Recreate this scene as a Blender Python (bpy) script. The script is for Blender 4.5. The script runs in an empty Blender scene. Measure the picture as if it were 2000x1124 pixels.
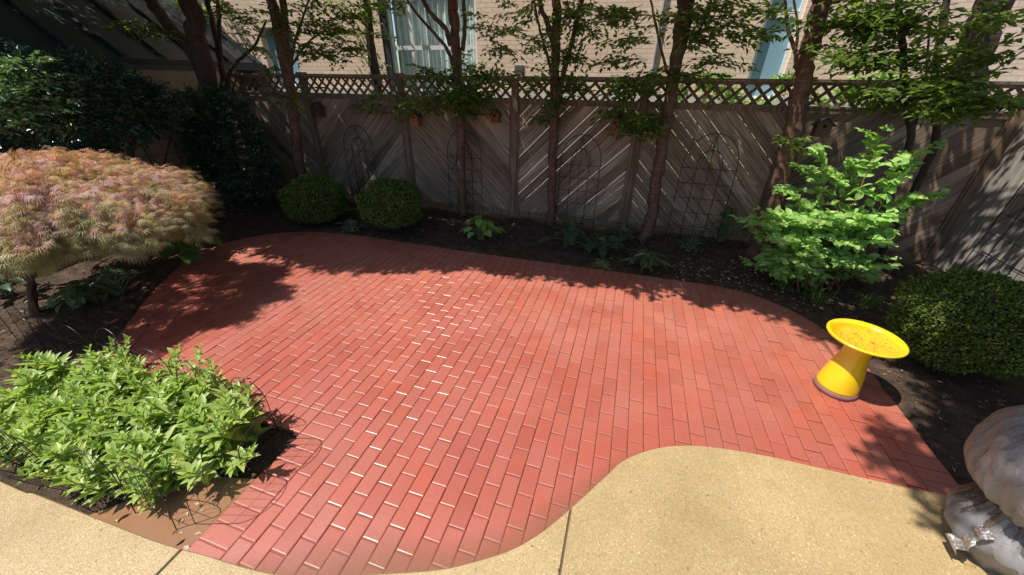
import bpy, math, random
import numpy as np
from math import sin, cos, pi, radians
rng = np.random.default_rng(7)
random.seed(7)
sc = bpy.context.scene
R2 = math.radians
# ------------------------------------------------------------------ camera, world, sun
# world axes: X along the back fence, Y towards it, Z up; the camera stands at the origin, 2.15 m up
F_PX, PITCH, ROLL, AZ, CAMH = 717.4, R2(29.79), R2(.676), R2(16.909), 2.15
cam_d = bpy.data.cameras.new('camera'); cam = bpy.data.objects.new('camera', cam_d)
sc.collection.objects.link(cam); sc.camera = cam
cam_d.sensor_width = 36; cam_d.lens = F_PX / 2000 * 36
cam_d.clip_start = .05; cam_d.clip_end = 500
from mathutils import Matrix, Vector
cam.matrix_world = (Matrix.Translation((0, 0, CAMH)) @ Matrix.Rotation(AZ, 4, 'Z') @
                    Matrix.Rotation(pi/2 - PITCH, 4, 'X') @ Matrix.Rotation(ROLL, 4, 'Z'))
SX, SY = .47, .25            # horizontal run of a shadow per metre of height
sun_dir = Vector((-SX, -SY, 1)).normalized()
w = bpy.data.worlds.new('World'); sc.world = w; w.use_nodes = True
nt = w.node_tree; nt.nodes.clear()
sky = nt.nodes.new('ShaderNodeTexSky'); sky.sky_type = 'NISHITA'; sky.sun_disc = False
sky.sun_elevation = math.asin(sun_dir.z); sky.sun_rotation = math.atan2(sun_dir.x, sun_dir.y)
bg = nt.nodes.new('ShaderNodeBackground'); bg.inputs[1].default_value = .12
wo = nt.nodes.new('ShaderNodeOutputWorld')
nt.links.new(sky.outputs[0], bg.inputs[0]); nt.links.new(bg.outputs[0], wo.inputs[0])
sun_l = bpy.data.lights.new('sun', 'SUN'); sun_l.energy = 5.0; sun_l.angle = R2(.53); sun_l.color = (1, .95, .87)
sun = bpy.data.objects.new('sun', sun_l); sc.collection.objects.link(sun)
sun.rotation_euler = sun_dir.to_track_quat('Z', 'Y').to_euler()
sc.view_settings.view_transform = 'Standard'; sc.view_settings.look = 'None'
sc.view_settings.exposure = .48; sc.view_settings.gamma = 1
sc.cycles.max_bounces = 8; sc.cycles.transparent_max_bounces = 12
sc.cycles.sample_clamp_indirect = 4

def ray(px, py):
    x, y = px-1000, py-562
    c, s = cos(ROLL), sin(ROLL); x, y = c*x+s*y, -s*x+c*y
    Y = F_PX*cos(PITCH)-y*sin(PITCH); Z = -(y*cos(PITCH)+F_PX*sin(PITCH))
    return np.array([x*cos(AZ)-Y*sin(AZ), x*sin(AZ)+Y*cos(AZ), Z])
O = np.array([0, 0, CAMH])
def on_y(px, py, v): d = ray(px, py); return O+d*(v/d[1])      # point of the vertical plane y=v seen there
def on_z(px, py, z=0): d = ray(px, py); return O+d*((z-CAMH)/d[2])
def on_x(px, py, u): d = ray(px, py); return O+d*(u/d[0])

# ------------------------------------------------------------------ object helpers
def link(o): sc.collection.objects.link(o); return o
def props(o, label=None, cat=None, group=None, kind=None):
    if label: o['label'] = label
    if cat: o['category'] = cat
    if group: o['group'] = group
    if kind: o['kind'] = kind
    return o
def thing(name, label, cat, loc=(0, 0, 0), group=None):
    o = bpy.data.objects.new(name, None); o.location = loc; o.empty_display_size = .1
    link(o); return props(o, label, cat, group)
class MB:
    """numpy mesh collector"""
    def __init__(s): s.v = []; s.f = []; s.n = 0; s.smooth = False
    def add(s, v, f):
        v = np.asarray(v, float).reshape(-1, 3); s.v.append(v)
        s.f.append((np.asarray(f) + s.n) if not isinstance(f, list) else [tuple(i+s.n for i in q) for q in f]); s.n += len(v)
    def box(s, a, b):
        x0, y0, z0 = a; x1, y1, z1 = b
        v = [(x, y, z) for z in (z0, z1) for y in (y0, y1) for x in (x0, x1)]
        s.add(v, [(0, 2, 3, 1), (4, 5, 7, 6), (0, 1, 5, 4), (2, 6, 7, 3), (0, 4, 6, 2), (1, 3, 7, 5)])
    def prism(s, poly, lo, hi, axis=2):
        """convex/simple polygon in the plane normal to axis, extruded lo..hi"""
        n = len(poly); V = []
        for h in (lo, hi):
            for a, b in poly:
                V.append((a, b, h) if axis == 2 else (a, h, b) if axis == 1 else (h, a, b))
        F = [tuple(range(n))[::-1], tuple(range(n, 2*n))]
        F += [(i, (i+1) % n, n+(i+1) % n, n+i) for i in range(n)]
        s.add(V, F)
    def tube(s, pts, rad, n=8, cap=True, bump=0):
        pts = np.asarray(pts, float); m = len(pts)
        rad = np.broadcast_to(np.asarray(rad, float), (m,))
        t = np.gradient(pts, axis=0); t /= np.linalg.norm(t, axis=1)[:, None]+1e-9
        up = np.array([0, 0, 1.]) if abs(t[0][2]) < .9 else np.array([0, 1., 0])
        a = np.cross(t[0], up); a /= np.linalg.norm(a); V = []
        ang = np.arange(n)*2*pi/n
        for i in range(m):
            a = a-t[i]*(a@t[i]); a /= np.linalg.norm(a); b = np.cross(t[i], a)
            r = rad[i]*(1+(bump*rng.normal(size=n) if bump else 0))
            V.append(pts[i]+(np.cos(ang)*r)[:, None]*a+(np.sin(ang)*r)[:, None]*b)
        V = np.concatenate(V); F = []
        for i in range(m-1):
            for k in range(n):
                F.append((i*n+k, i*n+(k+1) % n, (i+1)*n+(k+1) % n, (i+1)*n+k))
        if cap: F += [tuple(range(n))[::-1], tuple(range((m-1)*n, m*n))]
        s.add(V, F)
    def lathe(s, prof, n=48, c=(0, 0, 0)):
        V = []
        for r, z in prof:
            for k in range(n):
                V.append((c[0]+r*cos(2*pi*k/n), c[1]+r*sin(2*pi*k/n), c[2]+z))
        F = [(i*n+k, i*n+(k+1) % n, (i+1)*n+(k+1) % n, (i+1)*n+k) for i in range(len(prof)-1) for k in range(n)]
        s.add(V, F)
    def build(s, name, m, parent=None, smooth=False):
        me = bpy.data.meshes.new(name)
        V = np.concatenate(s.v).astype(np.float32)
        if parent is not None and parent.location.length > 0: V = V-np.array(parent.location, np.float32)
        if parent is not None and parent.parent is not None: V = V-np.array(parent.parent.location, np.float32)
        lt = []; li = []
        for f in s.f:
            if isinstance(f, list):
                for q in f: lt.append(len(q)); li.extend(q)
            else:
                lt.extend([f.shape[1]]*len(f)); li.extend(f.ravel().tolist())
        me.vertices.add(len(V)); me.vertices.foreach_set('co', V.ravel())
        me.loops.add(len(li)); me.loops.foreach_set('vertex_index', np.array(li, np.int32))
        me.polygons.add(len(lt)); st = np.concatenate([[0], np.cumsum(lt)[:-1]]).astype(np.int32)
        me.polygons.foreach_set('loop_start', st); me.polygons.foreach_set('loop_total', np.array(lt, np.int32))
        me.polygons.foreach_set('use_smooth', np.full(len(lt), bool(smooth)))
        me.update(calc_edges=True); me.validate()
        if isinstance(m, (list, tuple)):
            for q in m: me.materials.append(q)
        else: me.materials.append(m)
        o = bpy.data.objects.new(name, me); link(o)
        if parent is not None: o.parent = parent
        return o
def unit(a): a = np.asarray(a, float); return a/(np.linalg.norm(a, axis=-1, keepdims=True)+1e-9)
def smooth_path(pts, k=5):
    pts = np.asarray(pts, float)
    if len(pts) < 3:
        return np.linspace(pts[0], pts[-1], k+1)
    P = np.vstack([2*pts[0]-pts[1], pts, 2*pts[-1]-pts[-2]]); out = []
    for i in range(1, len(P)-2):
        for t in np.arange(k)/k:
            a, b, c, d = P[i-1:i+3]
            out.append(.5*((2*b)+(c-a)*t+(2*a-5*b+4*c-d)*t*t+(3*b-a-3*c+d)*t**3))
    out.append(pts[-1]); return np.array(out)
def copy_thing(root, loc, label=None, rz=0):
    c = root.copy(); link(c); c.location = loc; c.rotation_euler = (0, 0, rz)
    if label: c['label'] = label
    for ch in root.children:
        d = ch.copy(); link(d); d.parent = c
        for g in ch.children:
            e = g.copy(); link(e); e.parent = d
    return c

# ------------------------------------------------------------------ materials
class NT:
    def __init__(s, name):
        s.m = bpy.data.materials.new(name); s.m.use_nodes = True; s.t = s.m.node_tree; s.t.nodes.clear()
        s.out = s.n('ShaderNodeOutputMaterial')
    def n(s, t, **k):
        x = s.t.nodes.new(t)
        for a, b in k.items(): setattr(x, a, b)
        return x
    def l(s, a, b): s.t.links.new(a, b)
    def coord(s, kind='Object', scale=None):
        t = s.n('ShaderNodeTexCoord'); o = t.outputs[kind]
        if scale is not None:
            m = s.n('ShaderNodeMapping'); m.inputs['Scale'].default_value = scale if hasattr(scale, '__len__') else (scale,)*3
            s.l(o, m.inputs[0]); o = m.outputs[0]
        return o
    def noise(s, scale, detail=4, rough=.55, co=None, out='Fac'):
        x = s.n('ShaderNodeTexNoise'); x.inputs['Scale'].default_value = scale; x.inputs['Detail'].default_value = detail
        x.inputs['Roughness'].default_value = rough
        if co is not None: s.l(co, x.inputs['Vector'])
        return x.outputs[out]
    def ramp(s, fac, stops, interp='LINEAR'):
        r = s.n('ShaderNodeValToRGB'); r.color_ramp.interpolation = interp; e = r.color_ramp.elements
        while len(e) > 1: e.remove(e[-1])
        e[0].position = stops[0][0]; e[0].color = (*stops[0][1], 1)
        for p, c in stops[1:]:
            q = e.new(p); q.color = (*c, 1)
        s.l(fac, r.inputs[0]); return r.outputs[0]
    def val(s, fac, stops): return s.ramp(fac, [(p, (v, v, v)) for p, v in stops])
    def mix(s, f, a, b, mode='MIX'):
        x = s.n('ShaderNodeMix', data_type='RGBA', blend_type=mode)
        for q, i in ((f, 0), (a, 6), (b, 7)):
            if isinstance(q, (int, float)): x.inputs[i].default_value = q
            elif isinstance(q, tuple): x.inputs[i].default_value = (*q, 1)
            else: s.l(q, x.inputs[i])
        return x.outputs[2]
    def math(s, op, a, b=0, c=0):
        x = s.n('ShaderNodeMath', operation=op)
        for i, q in enumerate((a, b, c)):
            if isinstance(q, (int, float)): x.inputs[i].default_value = q
            else: s.l(q, x.inputs[i])
        return x.outputs[0]
    def island(s): return s.n('ShaderNodeNewGeometry').outputs['Random Per Island']
    def bump(s, h, strength=.3, dist=.01, prev=None):
        b = s.n('ShaderNodeBump'); b.inputs['Strength'].default_value = strength; b.inputs['Distance'].default_value = dist
        s.l(h, b.inputs['Height'])
        if prev is not None: s.l(prev, b.inputs['Normal'])
        return b.outputs[0]
    def bsdf(s, color, rough=.6, normal=None, metal=0, spec=.5, coat=0, coat_r=.1, **kw):
        b = s.n('ShaderNodeBsdfPrincipled')
        def put(k, q):
            if isinstance(q, tuple): b.inputs[k].default_value = (*q, 1)
            elif isinstance(q, (int, float)): b.inputs[k].default_value = q
            else: s.l(q, b.inputs[k])
        put('Base Color', color); put('Roughness', rough); put('Metallic', metal); put('Specular IOR Level', spec)
        put('Coat Weight', coat); put('Coat Roughness', coat_r)
        for k, v in kw.items(): put(k, v)
        if normal is not None: s.l(normal, b.inputs['Normal'])
        return b.outputs[0]
    def done(s, sh): s.l(sh, s.out.inputs[0]); return s.m

def leaf_mat(name, cols, trans=.35, rough=.45, spec=.4, tcol=None):
    m = NT(name); r = m.island()
    c = m.ramp(r, cols)
    b = m.bsdf(c, rough, spec=spec)
    t = m.n('ShaderNodeBsdfTranslucent')
    m.l(m.mix(1, c, tcol or (1.3, 1.5, .6), 'MULTIPLY'), t.inputs[0])
    x = m.n('ShaderNodeMixShader'); x.inputs[0].default_value = trans
    m.l(b, x.inputs[1]); m.l(t.outputs[0], x.inputs[2]); return m.done(x.outputs[0])
def plain(name, col, rough=.6, metal=0, spec=.5, var=.25, scale=12, bump=.15, **kw):
    m = NT(name); co = m.coord(); n = m.noise(scale, 5, co=co)
    c = m.mix(m.val(n, [(.3, 0), (.7, 1)]), tuple(x*(1-var) for x in col), tuple(min(1, x*(1+var)) for x in col))
    return m.done(m.bsdf(c, rough, m.bump(m.noise(scale*6, 3, co=co), bump, .003), metal, spec, **kw))

def m_brick_paver():
    m = NT('paver'); co = m.coord(); r = m.island()
    base = m.ramp(r, [(0, (.33, .085, .052)), (.3, (.37, .103, .062)), (.6, (.40, .117, .072)), (.85, (.36, .118, .080)), (1, (.405, .096, .054))])
    base = m.mix(m.val(m.noise(1.3, 3, co=co), [(.4, 0), (.66, .5)]), base, (.42, .17, .125))
    base = m.mix(m.val(m.noise(.9, 4, co=m.coord('Object', 1.7)), [(.58, 0), (.7, .35)]), base, (.30, .13, .07))
    sp = m.noise(420, 2, .7, co=co)
    base = m.mix(m.val(sp, [(.62, 0), (.72, .35)]), base, (.75, .42, .36))
    base = m.mix(m.val(m.noise(60, 3, co=co), [(.3, .3), (.55, 0)]), base, (.33, .05, .03))
    # wetness: the hosed near part is glossier
    sep = m.n('ShaderNodeSeparateXYZ'); m.l(m.coord(), sep.inputs[0])
    wet = m.math('ADD', m.math('MULTIPLY', sep.outputs[1], -.22), m.math('ADD', m.noise(1.1, 3, co=co), .35))
    base = m.mix(m.val(wet, [(.05, 0), (.42, .6)]), base, m.mix(1, base, (.80, .56, .60), 'MULTIPLY'))
    rough = m.math('ADD', m.val(wet, [(.0, .56), (.6, .38)]), m.val(m.noise(160, 2, co=co), [(.35, -.0), (.65, .12)]))
    bm = m.bump(m.noise(330, 2, .8, co=co), .6, .0022); bm = m.bump(m.noise(24, 3, co=co), .12, .004, bm)
    return m.done(m.bsdf(base, rough, bm, spec=.5, coat=m.val(wet, [(.0, .25), (.6, .6)]), coat_r=.27))
def m_concrete():
    m = NT('aggregate concrete'); co = m.coord()
    v = m.n('ShaderNodeTexVoronoi'); v.inputs['Scale'].default_value = 150; m.l(co, v.inputs[0])
    c = m.ramp(v.outputs['Color'], [(.1, (.36, .27, .14)), (.35, (.48, .375, .20)), (.6, (.56, .45, .27)), (.8, (.40, .295, .16)), (.92, (.80, .70, .50)), (1, (.42, .29, .17))])
    big = m.noise(2.2, 5, .6, co=co)
    c = m.mix(m.val(big, [(.35, .0), (.65, .5)]), c, (.32, .24, .12))
    c = m.mix(m.val(m.noise(60, 4, co=co), [(.35, .45), (.6, 0)]), c, (.55, .42, .21))
    c = m.mix(m.val(m.noise(34, 2, co=co), [(.70, 0), (.74, .8)]), c, (.16, .11, .07))
    h = m.val(v.outputs['Distance'], [(0, 1), (.5, 0)])
    b = m.bump(h, .5, .0022); b = m.bump(m.noise(30, 4, co=co), .2, .004, b)
    return m.done(m.bsdf(m.mix(m.val(m.noise(.8, 4, .6, co=co), [(.42, 0), (.62, .6)]), m.mix(1, c, (.80, .75, .68), 'MULTIPLY'), m.mix(1, c, (.60, .54, .45), 'MULTIPLY')), m.val(m.noise(90, 2, co=co), [(.35, .25), (.65, .6)]), b, spec=.5))
def m_soil():
    m = NT('mulch soil'); co = m.coord()
    c = m.ramp(m.noise(9, 8, .7, co=co), [(.3, (.035, .022, .014)), (.5, (.075, .048, .032)), (.7, (.13, .09, .06))])
    c = m.mix(m.val(m.noise(70, 3, co=co), [(.6, 0), (.72, .5)]), c, (.24, .18, .12))
    b = m.bump(m.noise(45, 6, .7, co=co), .9, .03)
    return m.done(m.bsdf(c, .85, b, spec=.2))
def m_wood(name, a, b, c, stain=(.05, .035, .025), ang=0, plane='xz'):
    """weathered boards: colour per board, long grain along the board, weather stains"""
    m = NT(name); r = m.island()
    base = m.ramp(r, [(0, a), (.3, b), (.6, c), (.8, tuple(x*.8 for x in b)), (1, tuple(x*.7 for x in a))])
    t = m.coord(); rot = m.n('ShaderNodeMapping'); rot.inputs['Rotation'].default_value = (0, R2(ang), 0); m.l(t, rot.inputs[0])
    sc_ = m.n('ShaderNodeMapping'); sc_.inputs['Scale'].default_value = (1.2, 22, 22); m.l(rot.outputs[0], sc_.inputs[0])
    g = m.noise(1.6, 7, .7, co=sc_.outputs[0])
    base = m.mix(m.val(g, [(.38, .75), (.58, 0)]), base, stain)
    base = m.mix(m.val(g, [(.55, 0), (.75, .35)]), base, tuple(min(1, x*1.6) for x in c))
    base = m.mix(m.val(m.noise(1.7, 5, co=t), [(.42, 0), (.68, .6)]), base, tuple(x*.62 for x in b))
    bm = m.bump(g, .5, .004)
    return m.done(m.bsdf(base, .8, bm, spec=.25))
def m_housebrick():
    m = NT('house brick'); t = m.n('ShaderNodeTexCoord'); sp = m.n('ShaderNodeSeparateXYZ'); cb = m.n('ShaderNodeCombineXYZ')
    m.l(t.outputs['Object'], sp.inputs[0]); m.l(sp.outputs[0], cb.inputs[0]); m.l(sp.outputs[2], cb.inputs[1])
    b = m.n('ShaderNodeTexBrick'); b.offset = .5; m.l(cb.outputs[0], b.inputs['Vector'])
    b.inputs['Scale'].default_value = 1; b.inputs['Brick Width'].default_value = .2127; b.inputs['Row Height'].default_value = .0677
    b.inputs['Mortar Size'].default_value = .0055; b.inputs['Mortar Smooth'].default_value = .15; b.inputs['Bias'].default_value = -.1
    b.inputs['Color1'].default_value = (.84, .66, .50, 1); b.inputs['Color2'].default_value = (.76, .58, .43, 1)
    b.inputs['Mortar'].default_value = (.50, .40, .33, 1)
    n = m.noise(8, 5, co=cb.outputs[0])
    c = m.mix(m.val(n, [(.35, .3), (.65, 0)]), b.outputs[0], (.62, .45, .38))
    c = m.mix(m.val(m.noise(1.2, 3, co=cb.outputs[0]), [(.4, .0), (.7, .35)]), c, (.80, .58, .46))
    h = m.math('SUBTRACT', 1, b.outputs['Fac'])
    bm = m.bump(h, .25, .004)
    return m.done(m.bsdf(c, .85, bm, spec=.2))
def m_bark(name, a, b, bands=.3):
    m = NT(name); co = m.coord('Object', (6, 6, 1.4)); co2 = m.coord('Object', (2, 2, 14))
    c = m.ramp(m.noise(3, 6, .65, co=co), [(.3, a), (.7, b)])
    c = m.mix(m.val(m.noise(3, 3, co=co2), [(.5, 0), (.7, bands)]), c, tuple(min(1, x*1.9) for x in b))
    return m.done(m.bsdf(c, .8, m.bump(m.noise(9, 6, .7, co=co), .8, .02), spec=.25))
PAVER, CONC, SOIL = m_brick_paver(), m_concrete(), m_soil()
FWOODS = {k: m_wood('fence boards '+n, (.23, .155, .10), (.37, .268, .185), (.49, .38, .28), ang=k*45) for k, n in ((1, 'rising'), (-1, 'falling'))}
FRAME = m_wood('fence frame', (.16, .10, .062), (.20, .135, .087), (.25, .175, .115), ang=90)
RWOOD = m_wood('side fence boards', (.22, .20, .17), (.30, .265, .23), (.38, .34, .30), (.10, .085, .07), ang=90)
LWALL = plain('cream render', (.36, .26, .17), .85, var=.2, scale=3)
HBRICK = m_housebrick()
BARK = m_bark('brown bark', (.06, .034, .022), (.18, .105, .07))
BARKD = m_bark('dark bark', (.035, .025, .02), (.10, .07, .052), .15)
WIRE = plain('black wire', (.035, .03, .035), .38, .6, var=.3, scale=30)
WHITE = plain('white frame', (.75, .75, .72), .4, var=.05)

# ------------------------------------------------------------------ ground
def poly_clip(poly, a, b, c):
    """keep the part of a convex polygon where a*x+b*y<=c"""
    out = []
    for i in range(len(poly)):
        p, q = poly[i], poly[(i+1) % len(poly)]
        dp, dq = a*p[0]+b*p[1]-c, a*q[0]+b*q[1]-c
        if dp <= 0: out.append(p)
        if (dp < 0 < dq) or (dq < 0 < dp):
            t = dp/(dp-dq); out.append((p[0]+t*(q[0]-p[0]), p[1]+t*(q[1]-p[1])))
    return out
def poly_area(p):
    return .5*sum(p[i][0]*p[(i+1) % len(p)][1]-p[(i+1) % len(p)][0]*p[i][1] for i in range(len(p)))
def poly_inset(p, d):
    if poly_area(p) < 0: p = p[::-1]
    q = list(p)
    for i in range(len(p)):
        a, b = p[i], p[(i+1) % len(p)]; dx, dy = b[0]-a[0], b[1]-a[1]; L = math.hypot(dx, dy)
        if L < 1e-6: continue
        nx, ny = dy/L, -dx/L; q = poly_clip(q, nx, ny, nx*a[0]+ny*a[1]-d)
        if len(q) < 3: return []
    return q
def inside(p, poly):
    x, y = p; c = False
    for i in range(len(poly)):
        (x0, y0), (x1, y1) = poly[i], poly[i-1]
        if (y0 > y) != (y1 > y) and x < (x1-x0)*(y-y0)/(y1-y0)+x0: c = not c
    return c

def grid_sheet(name, x0, x1, y0, y1, nx, ny, zf, m, **k):
    X, Y = np.meshgrid(np.linspace(x0, x1, nx), np.linspace(y0, y1, ny)); Z = zf(X, Y)
    V = np.stack([X, Y, Z], -1).reshape(-1, 3); i = np.arange(nx*(ny-1)).reshape(ny-1, nx)[:, :-1].ravel()
    F = np.stack([i, i+1, i+nx+1, i+nx], 1); b = MB(); b.add(V, F); o = b.build(name, m, smooth=True); return props(o, **k)
OUTER = [(2.25, .2), (2.25, 3.25), (2.16, 3.65), (1.97, 4.02), (1.62, 4.3), (1.2, 4.4), (.5, 4.41), (-.3, 4.40), (-1.34, 4.385), (-2.2, 4.38),
         (-3.1, 4.40), (-3.9, 4.40), (-4.6, 4.30), (-5.1, 4.07), (-5.4, 3.72), (-5.48, 3.35), (-5.35, 2.85), (-5.0, 2.3),
         (-4.62, 1.86), (-4.3, 1.5), (-4.1, 1.27), (-3.95, 1.2), (-1.885, 1.2), (-1.885, .2)]
def soilz(X, Y):
    z = -.012+.012*np.sin(X*3.1+Y*2)+.01*np.sin(X*7.3-Y*5.1)+.008*np.sin(X*17+Y*13)
    ins = np.vectorize(lambda a, b: inside((a, b), OUTER))(X, Y)
    z = np.where(ins, -.06, z)
    z = np.where((X > -6) & (X < -1.85) & (Y < 1.25), -.035+.006*np.sin(X*9)*np.sin(Y*11), z)
    return np.where(Y < 1, np.minimum(z, -.03), z)
far = MB(); far.add([(-60, -60, -.1), (60, -60, -.1), (60, 60, -.1), (-60, 60, -.1)], [(0, 1, 2, 3)])
props(far.build('ground', SOIL), kind='structure')
grid_sheet('soil_bed', -9, 7, -1.5, 7.45, 220, 140, soilz, SOIL, kind='structure')

EDGE = [(-6, .372), (-3.33, .374), (-2.98, .39), (-2.1, .42), (-1.77, .45), (-1.46, .477), (-1.2, .525), (-.96, .613), (-.61, .745), (-.43, .842),
        (-.271, .948), (-.138, 1.082), (0, 1.27), (.155, 1.499), (.271, 1.665), (.464, 1.814), (.663, 1.902), (.86, 1.948), (1.17, 1.979), (1.46, 1.985),
        (1.73, 1.99), (2.0, 1.999), (2.5, 2.02), (6, 2.1)]
# patio of individual pavers in running bond with a header border
pb = MB(); PW, PL, U0 = .10356, .19376, -.7493
def paver(poly, z=.0, jit=.0011):
    if all(b < float(np.interp(a, [p[0] for p in EDGE], [p[1] for p in EDGE]))-.04 for a, b in poly): return
    p = poly_inset(poly, .0019)
    if len(p) < 3 or abs(poly_area(p)) < .0005: return
    def ring(d, k):
        q = poly_inset(p, d)
        if len(q) != len(p): q = [(a[0]*(1-k)+sum(t[0] for t in p)/len(p)*k, a[1]*(1-k)+sum(t[1] for t in p)/len(p)*k) for a in p]
        return q
    if poly_area(p) < 0: p = p[::-1]
    q1, q2 = ring(.0030, .05), ring(.0062, .10)
    n = len(p); dz = rng.normal()*jit; tx, ty = rng.normal(size=2)*.012; e1 = rng.uniform(.8, 1.3)
    cx, cy = sum(t[0] for t in p)/n, sum(t[1] for t in p)/n
    H = lambda a: z+dz+(a[0]-cx)*tx+(a[1]-cy)*ty
    V = [(a[0], a[1], -.05) for a in p]+[(a[0], a[1], H(a)-.0029*e1) for a in p]+[(a[0], a[1], H(a)-.00105*e1) for a in q1]+[(a[0], a[1], H(a)) for a in q2]
    F = [(r*n+i, r*n+(i+1) % n, (r+1)*n+(i+1) % n, (r+1)*n+i) for r in range(3) for i in range(n)]+[tuple(range(3*n, 4*n))]
    pb.add(V, F)
arc = smooth_path([(*p, 0) for p in OUTER[1:22]], 6)[:, :2]
# resample arc at one paver width
seg = np.r_[0, np.cumsum(np.linalg.norm(np.diff(arc, axis=0), axis=1))]; nn = int(seg[-1]/.1)
tt = np.linspace(0, seg[-1], nn+1); arcp = np.stack([np.interp(tt, seg, arc[:, 0]), np.interp(tt, seg, arc[:, 1])], 1)
tn = unit(np.gradient(arcp, axis=0)); nrm = np.stack([-tn[:, 1], tn[:, 0]], 1)   # inward
inn = arcp+nrm*.2
for i in range(nn):
    if i > 3: paver([tuple(arcp[i]), tuple(arcp[i+1]), tuple(inn[i+1]), tuple(inn[i])])
INNER = [(2.047, .2), (2.047, 3.15)]+[tuple(p) for p in inn[3:-2]]+[(-1.681, 1.4), (-1.681, .2)]
INNER = [p for p in INNER]
k = 0
while .2+k*.1 < 3.6: 
    if inside((2.15, .25+k*.1), OUTER): paver([(2.047, .2+k*.1), (2.25, .2+k*.1), (2.25, .3+k*.1), (2.047, .3+k*.1)])
    k += 1
for k in range(12): paver([(-1.885, .2+k*.1), (-1.681, .2+k*.1), (-1.681, .3+k*.1), (-1.885, .3+k*.1)])
for k in range(20): paver([(-1.885-.1036*(k+1), 1.2), (-1.885-.1036*k, 1.2), (-1.885-.1036*k, 1.4), (-1.885-.1036*(k+1), 1.4)])
segs = [(INNER[i], INNER[(i+1) % len(INNER)]) for i in range(len(INNER))]
for i in range(-46, 27):
    off = (1.832+(.097 if i % 2 else 0)) % PL
    for j in range(-1, 24):
        x0, y0 = U0+i*PW, off+j*PL; q = [(x0, y0), (x0+PW, y0), (x0+PW, y0+PL), (x0, y0+PL)]
        if q[2][1] < .3: continue
        ins = [inside(p, INNER) for p in q]
        if not any(ins): continue
        if not all(ins):
            cx, cy = x0+PW/2, y0+PL/2
            corner = -3.7 < cx < -1.4 and cy < 1.7
            if corner and cx < -1.681: q = poly_clip(q, 0, -1, -1.4)
            for (a, b) in ([] if corner else segs):
                dx, dy = b[0]-a[0], b[1]-a[1]; L = math.hypot(dx, dy)
                if L < 1e-6: continue
                t = max(0, min(1, ((cx-a[0])*dx+(cy-a[1])*dy)/L/L)); d = math.hypot(cx-a[0]-t*dx, cy-a[1]-t*dy)
                if d < .13: q = poly_clip(q, dy/L, -dx/L, (dy*a[0]-dx*a[1])/L)
                if len(q) < 3: break
            if len(q) < 3: continue
        paver(q)
props(pb.build('brick_patio', PAVER), kind='structure')
js = MB(); js.add([(x, y, -.0085) for x, y in OUTER], [tuple(range(len(OUTER)))[::-1] if poly_area(OUTER) < 0 else tuple(range(len(OUTER)))])
props(js.build('joint_sand', plain('joint sand', (.17, .06, .04), .5, var=.3, scale=6)), kind='structure')

E3 = smooth_path([(*p, 0) for p in EDGE], 6)
def ey(x): return float(np.interp(x, E3[:, 0], E3[:, 1]))
cb = MB()
for a, b in ((-6, -1.908), (-1.897, -.016), (-.006, 6)):
    xs = [a]+[float(x) for x in E3[:, 0] if a < x < b]+[b]
    T = [(x, ey(x)) for x in xs]; B = [(b, -2.5), (a, -2.5)]
    top = T+B; n = len(top)
    ins = [(max(a+.004, min(b-.004, x)), y-.006 if i < len(T) else y) for i, (x, y) in enumerate(top)]
    V = [(x, y, -.08) for x, y in top]+[(x, y, .006) for x, y in top]+[(x, y, .012) for x, y in ins]
    F = [(i, n+i, n+(i+1) % n, (i+1) % n) for i in range(n)]+[(n+i, 2*n+i, 2*n+(i+1) % n, n+(i+1) % n) for i in range(n)]+[tuple(range(2*n, 3*n))[::-1]]
    cb.add(V, F)
props(cb.build('concrete_patio', CONC), kind='structure')
b = MB(); b.box((-1.9115, -2.5, -.07), (-1.8935, ey(-1.9)-.004, .002)); b.box((-.0195, -2.5, -.07), (-.0025, ey(-.011)-.006, .002))
props(b.build('slab_joint', plain('joint filler', (.10, .07, .035), .8)), kind='structure')

# muddy water: standing in the bed corner and thinning out over the pavers along the slab
def puddle():
    m = NT('muddy water'); a = m.n('ShaderNodeAttribute', attribute_name='depth')
    n = m.noise(3.2, 4, co=m.coord()); f = m.math('ADD', a.outputs['Fac'], m.math('MULTIPLY', m.math('SUBTRACT', n, .5), .5))
    al = m.val(f, [(.15, 0), (.5, .28), (.85, .55), (1, .92)])
    b = m.bsdf((.26, .135, .075), .09, m.bump(m.noise(7, 3, co=m.coord()), .08, .004), spec=.5)
    t = m.n('ShaderNodeBsdfTransparent'); x = m.n('ShaderNodeMixShader'); m.l(al, x.inputs[0]); m.l(t.outputs[0], x.inputs[1]); m.l(b, x.inputs[2])
    return m.done(x.outputs[0])
PUD = puddle()
pm = MB(); V = []; D = []; xs = np.linspace(-1.885, .62, 60)
for x in xs:
    wdt = .24*math.exp(-((x+.95)/.5)**2)+.12*math.exp(-((x+.1)/.4)**2)+.05
    if x > .3: wdt *= max(.2, 1-(x-.3)*2)
    for j, t in enumerate((-.08, 0, .25, .5, .75, 1)):
        nx = (ey(x+.02)-ey(x-.02))/.04; L = math.hypot(1, nx)
        V.append((x-nx/L*wdt*t, ey(x)+wdt*t/L, .0042)); D.append(max(0, 1-max(t, 0)**.8)*min(.82, wdt/.26))
n = len(xs); F = [(i*6+j, (i+1)*6+j, (i+1)*6+j+1, i*6+j+1) for i in range(n-1) for j in range(5)]
pm.add(V, F); po = pm.build('puddle', PUD, smooth=True); at_ = po.data.attributes.new('depth', 'FLOAT', 'POINT'); at_.data.foreach_set('value', D)
props(po, kind='structure')
pm = MB(); pm.add([(-2.62, .38, -.012), (-1.87, .40, -.012), (-1.87, .86, -.012), (-2.1, .80, -.012), (-2.35, .66, -.012)], [(0, 1, 2, 3, 4)])
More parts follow.
